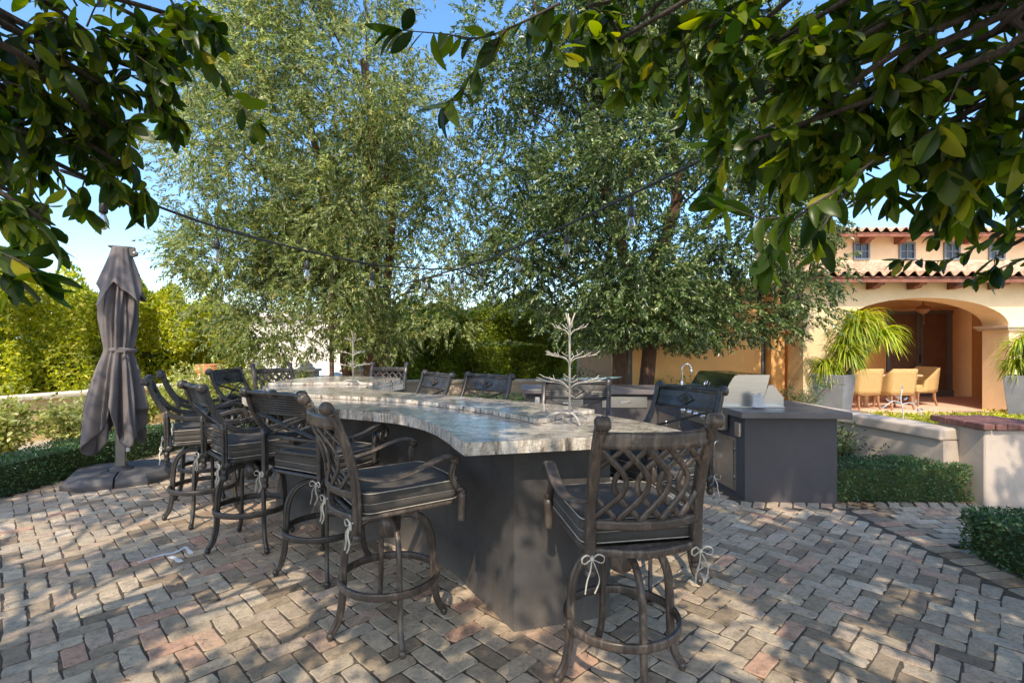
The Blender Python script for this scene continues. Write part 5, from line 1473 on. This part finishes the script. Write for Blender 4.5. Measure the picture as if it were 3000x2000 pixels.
# --- shrubs
def shrub(name,loc,rx,ry,h,lmat,label,n,ll,lw,seed,group=None,nst=14,tmpl=T_SMALL,top=.0):
    rg=np.random.default_rng(seed); rs=random.Random(seed); root=empty(name,loc,0,label,'shrub',group); mb=MB(); O=[];D=[]
    for k in range(nst):
        a=rs.uniform(0,2*math.pi); r=rs.uniform(.2,1)**.7; e=Vector((rx*r*math.cos(a),ry*r*math.sin(a),h*rs.uniform(.5,1.0)*(1.1-.35*r)))
        p=smooth_path([Vector((e.x*.1,e.y*.1,0)),Vector((e.x*.45,e.y*.45,e.z*.5)),e],4); mb.tube(p,[.008*(1-.7*i/len(p)) for i in range(len(p))],5)
        for i in range(2,len(p)): 
            for _ in range(2): O.append(tuple(p[i])); D.append((rs.gauss(0,1),rs.gauss(0,1),rs.gauss(.2,.6)))
    mb.build('stem',M['bark'],root); O=np.array(O); D=norm(np.array(D)); nl=max(3,n//len(O))
    p,d,nn=twig_leaves(O,D,rg.uniform(.08,.20,len(O))*(h/.7)**.5,nl,.3,.8,.0,rg)
    leaves('foliage',p,d,nn,ll*rg.uniform(.6,1.3,len(p)),lw*rg.uniform(.7,1.2,len(p)),lmat,root,tmpl,False); return root
k=0
for (x,y,rx,h,lab) in ((-7.1,6.9,.55,.85,'leafy pale green shrub in front of the yellow wall at the left edge'),(-6.35,7.6,.5,.75,'leafy pale green shrub left of the folded umbrella'),(-6.6,8.8,.5,.85,'pale green shrub behind the folded umbrella pole'),(-5.85,9.6,.6,1.15,'bright leafy shrub right of the folded umbrella'),(-5.2,9.9,.6,1.1,'bright leafy shrub behind the side-on stools'),(-5.2,11.2,.7,1.05,'yellowish shrub below the cream pillars')):
    shrub('garden_shrub',(x,y,0),rx*1.3,rx*1.15,h*1.15,M['leafshrub'],lab,5200,.08,.042,70+k,'pale shrubs in the left border',54,T_MED); k+=1
shrub('garden_shrub',(3.75,5.95,0),.50,.32,.80,M['leafB'],'dark leafy shrub growing between the grill counter and the retaining wall',1400,.055,.028,80,None,22,T_MED)
shrub('garden_shrub',(4.05,6.5,0),.35,.3,.72,M['leafB'],'dark shrub against the retaining wall',700,.05,.026,81,None,14,T_MED)
shrub('garden_shrub',(5.0,9.0,.3),.9,.35,.75,M['leafbox'],'small-leaved shrub below the wing wall behind the grill',900,.05,.024,82,None,16,T_MED)
shrub('garden_shrub',(-.9,12.2,0),.45,.35,.62,M['leafB'],'small dark shrub before the low tan wall, behind the inner stools',700,.06,.03,83,None,14)
shrub('garden_shrub',(.6,12.3,0),.5,.4,.62,M['leafB'],'dark shrub before the low tan wall left of the counter end',700,.06,.03,84,None,14)
shrub('garden_shrub',(1.45,10.6,0),.45,.4,1.45,M['leafB'],'tall thin blue-green sapling left of the twin trunks',600,.07,.032,85,None,9)
shrub('garden_shrub',(3.4,11.2,0),.55,.4,.95,M['leafhedge2'],'sparse leafy shrub right of the twin trunks',520,.07,.045,86,None,10)
shrub('garden_shrub',(4.3,11.3,0),.5,.3,1.05,M['leafhedge2'],'sparse shrub against the orange wing wall behind the faucet',420,.07,.045,87,None,8)
strap_plant('strap_leaf_plant',(-6.6,11.0,0),[(0,0,.5,1.0),(.5,.2,.45,.9)],60,.6,'yellow-green strap-leaf clump between the terracotta pot and the cream pillar',9)
# fallen leaves
rg=np.random.default_rng(91)
n=26; p=np.stack([rg.normal(3.42,.13,n),rg.normal(5.02,.07,n),rg.uniform(.004,.02,n)],1); d=rnd_dirs(n,rg); d[:,2]*=.12
o=leaves('fallen_leaves',p,d,np.tile([0,.1,1.],(n,1)),.06,.026,M['deadleaf'],None,T_MED); tag(o,'dry fallen leaves gathered at the foot of the counter corner','leaf litter',kind='stuff')
n=60; p=np.stack([rg.uniform(-4.5,3.2,n),rg.uniform(2,8,n),rg.uniform(.004,.01,n)],1); d=rnd_dirs(n,rg); d[:,2]*=.1
o=leaves('fallen_leaves',p,d,np.tile([0,.1,1.],(n,1)),.035,.015,M['deadleaf'],None,T_MED); tag(o,'tiny dry leaves scattered over the brick paving','leaf litter',kind='stuff')

# ================================================================== CAMERA, SUN, SKY
cam=bpy.data.cameras.new('camera'); co=bpy.data.objects.new('camera',cam); COL.objects.link(co)
co.location=(0,0,H); co.rotation_euler=(R(90),0,0); cam.sensor_fit='HORIZONTAL'; cam.sensor_width=36; cam.lens=18; cam.clip_start=.05; cam.clip_end=2000
scene.camera=co
sd_=Vector((.16,1,-1.12)).normalized()
sun=bpy.data.lights.new('sun','SUN'); so=bpy.data.objects.new('sun',sun); COL.objects.link(so)
so.rotation_euler=sd_.to_track_quat('-Z','Y').to_euler(); sun.energy=SUN; sun.angle=R(.55); sun.color=(1,.87,.69)
w=bpy.data.worlds.new('World'); scene.world=w; w.use_nodes=True; nt=w.node_tree; bg=nt.nodes['Background']
sky=nt.nodes.new('ShaderNodeTexSky'); sky.sky_type='NISHITA'; sky.sun_disc=False
ts=-sd_; sky.sun_elevation=math.asin(ts.z); sky.sun_rotation=math.atan2(ts.x,ts.y); sky.air_density=1.0; sky.dust_density=1.6; sky.ozone_density=1.8
hs=nt.nodes.new('ShaderNodeHueSaturation'); hs.inputs['Saturation'].default_value=1.22; hs.inputs['Value'].default_value=2.5; nt.links.new(sky.outputs[0],hs.inputs['Color']); nt.links.new(hs.outputs[0],bg.inputs['Color']); bg.inputs['Strength'].default_value=SKY
scene.view_settings.view_transform='Standard'; scene.view_settings.look='None'; scene.view_settings.exposure=0; scene.view_settings.gamma=1.0
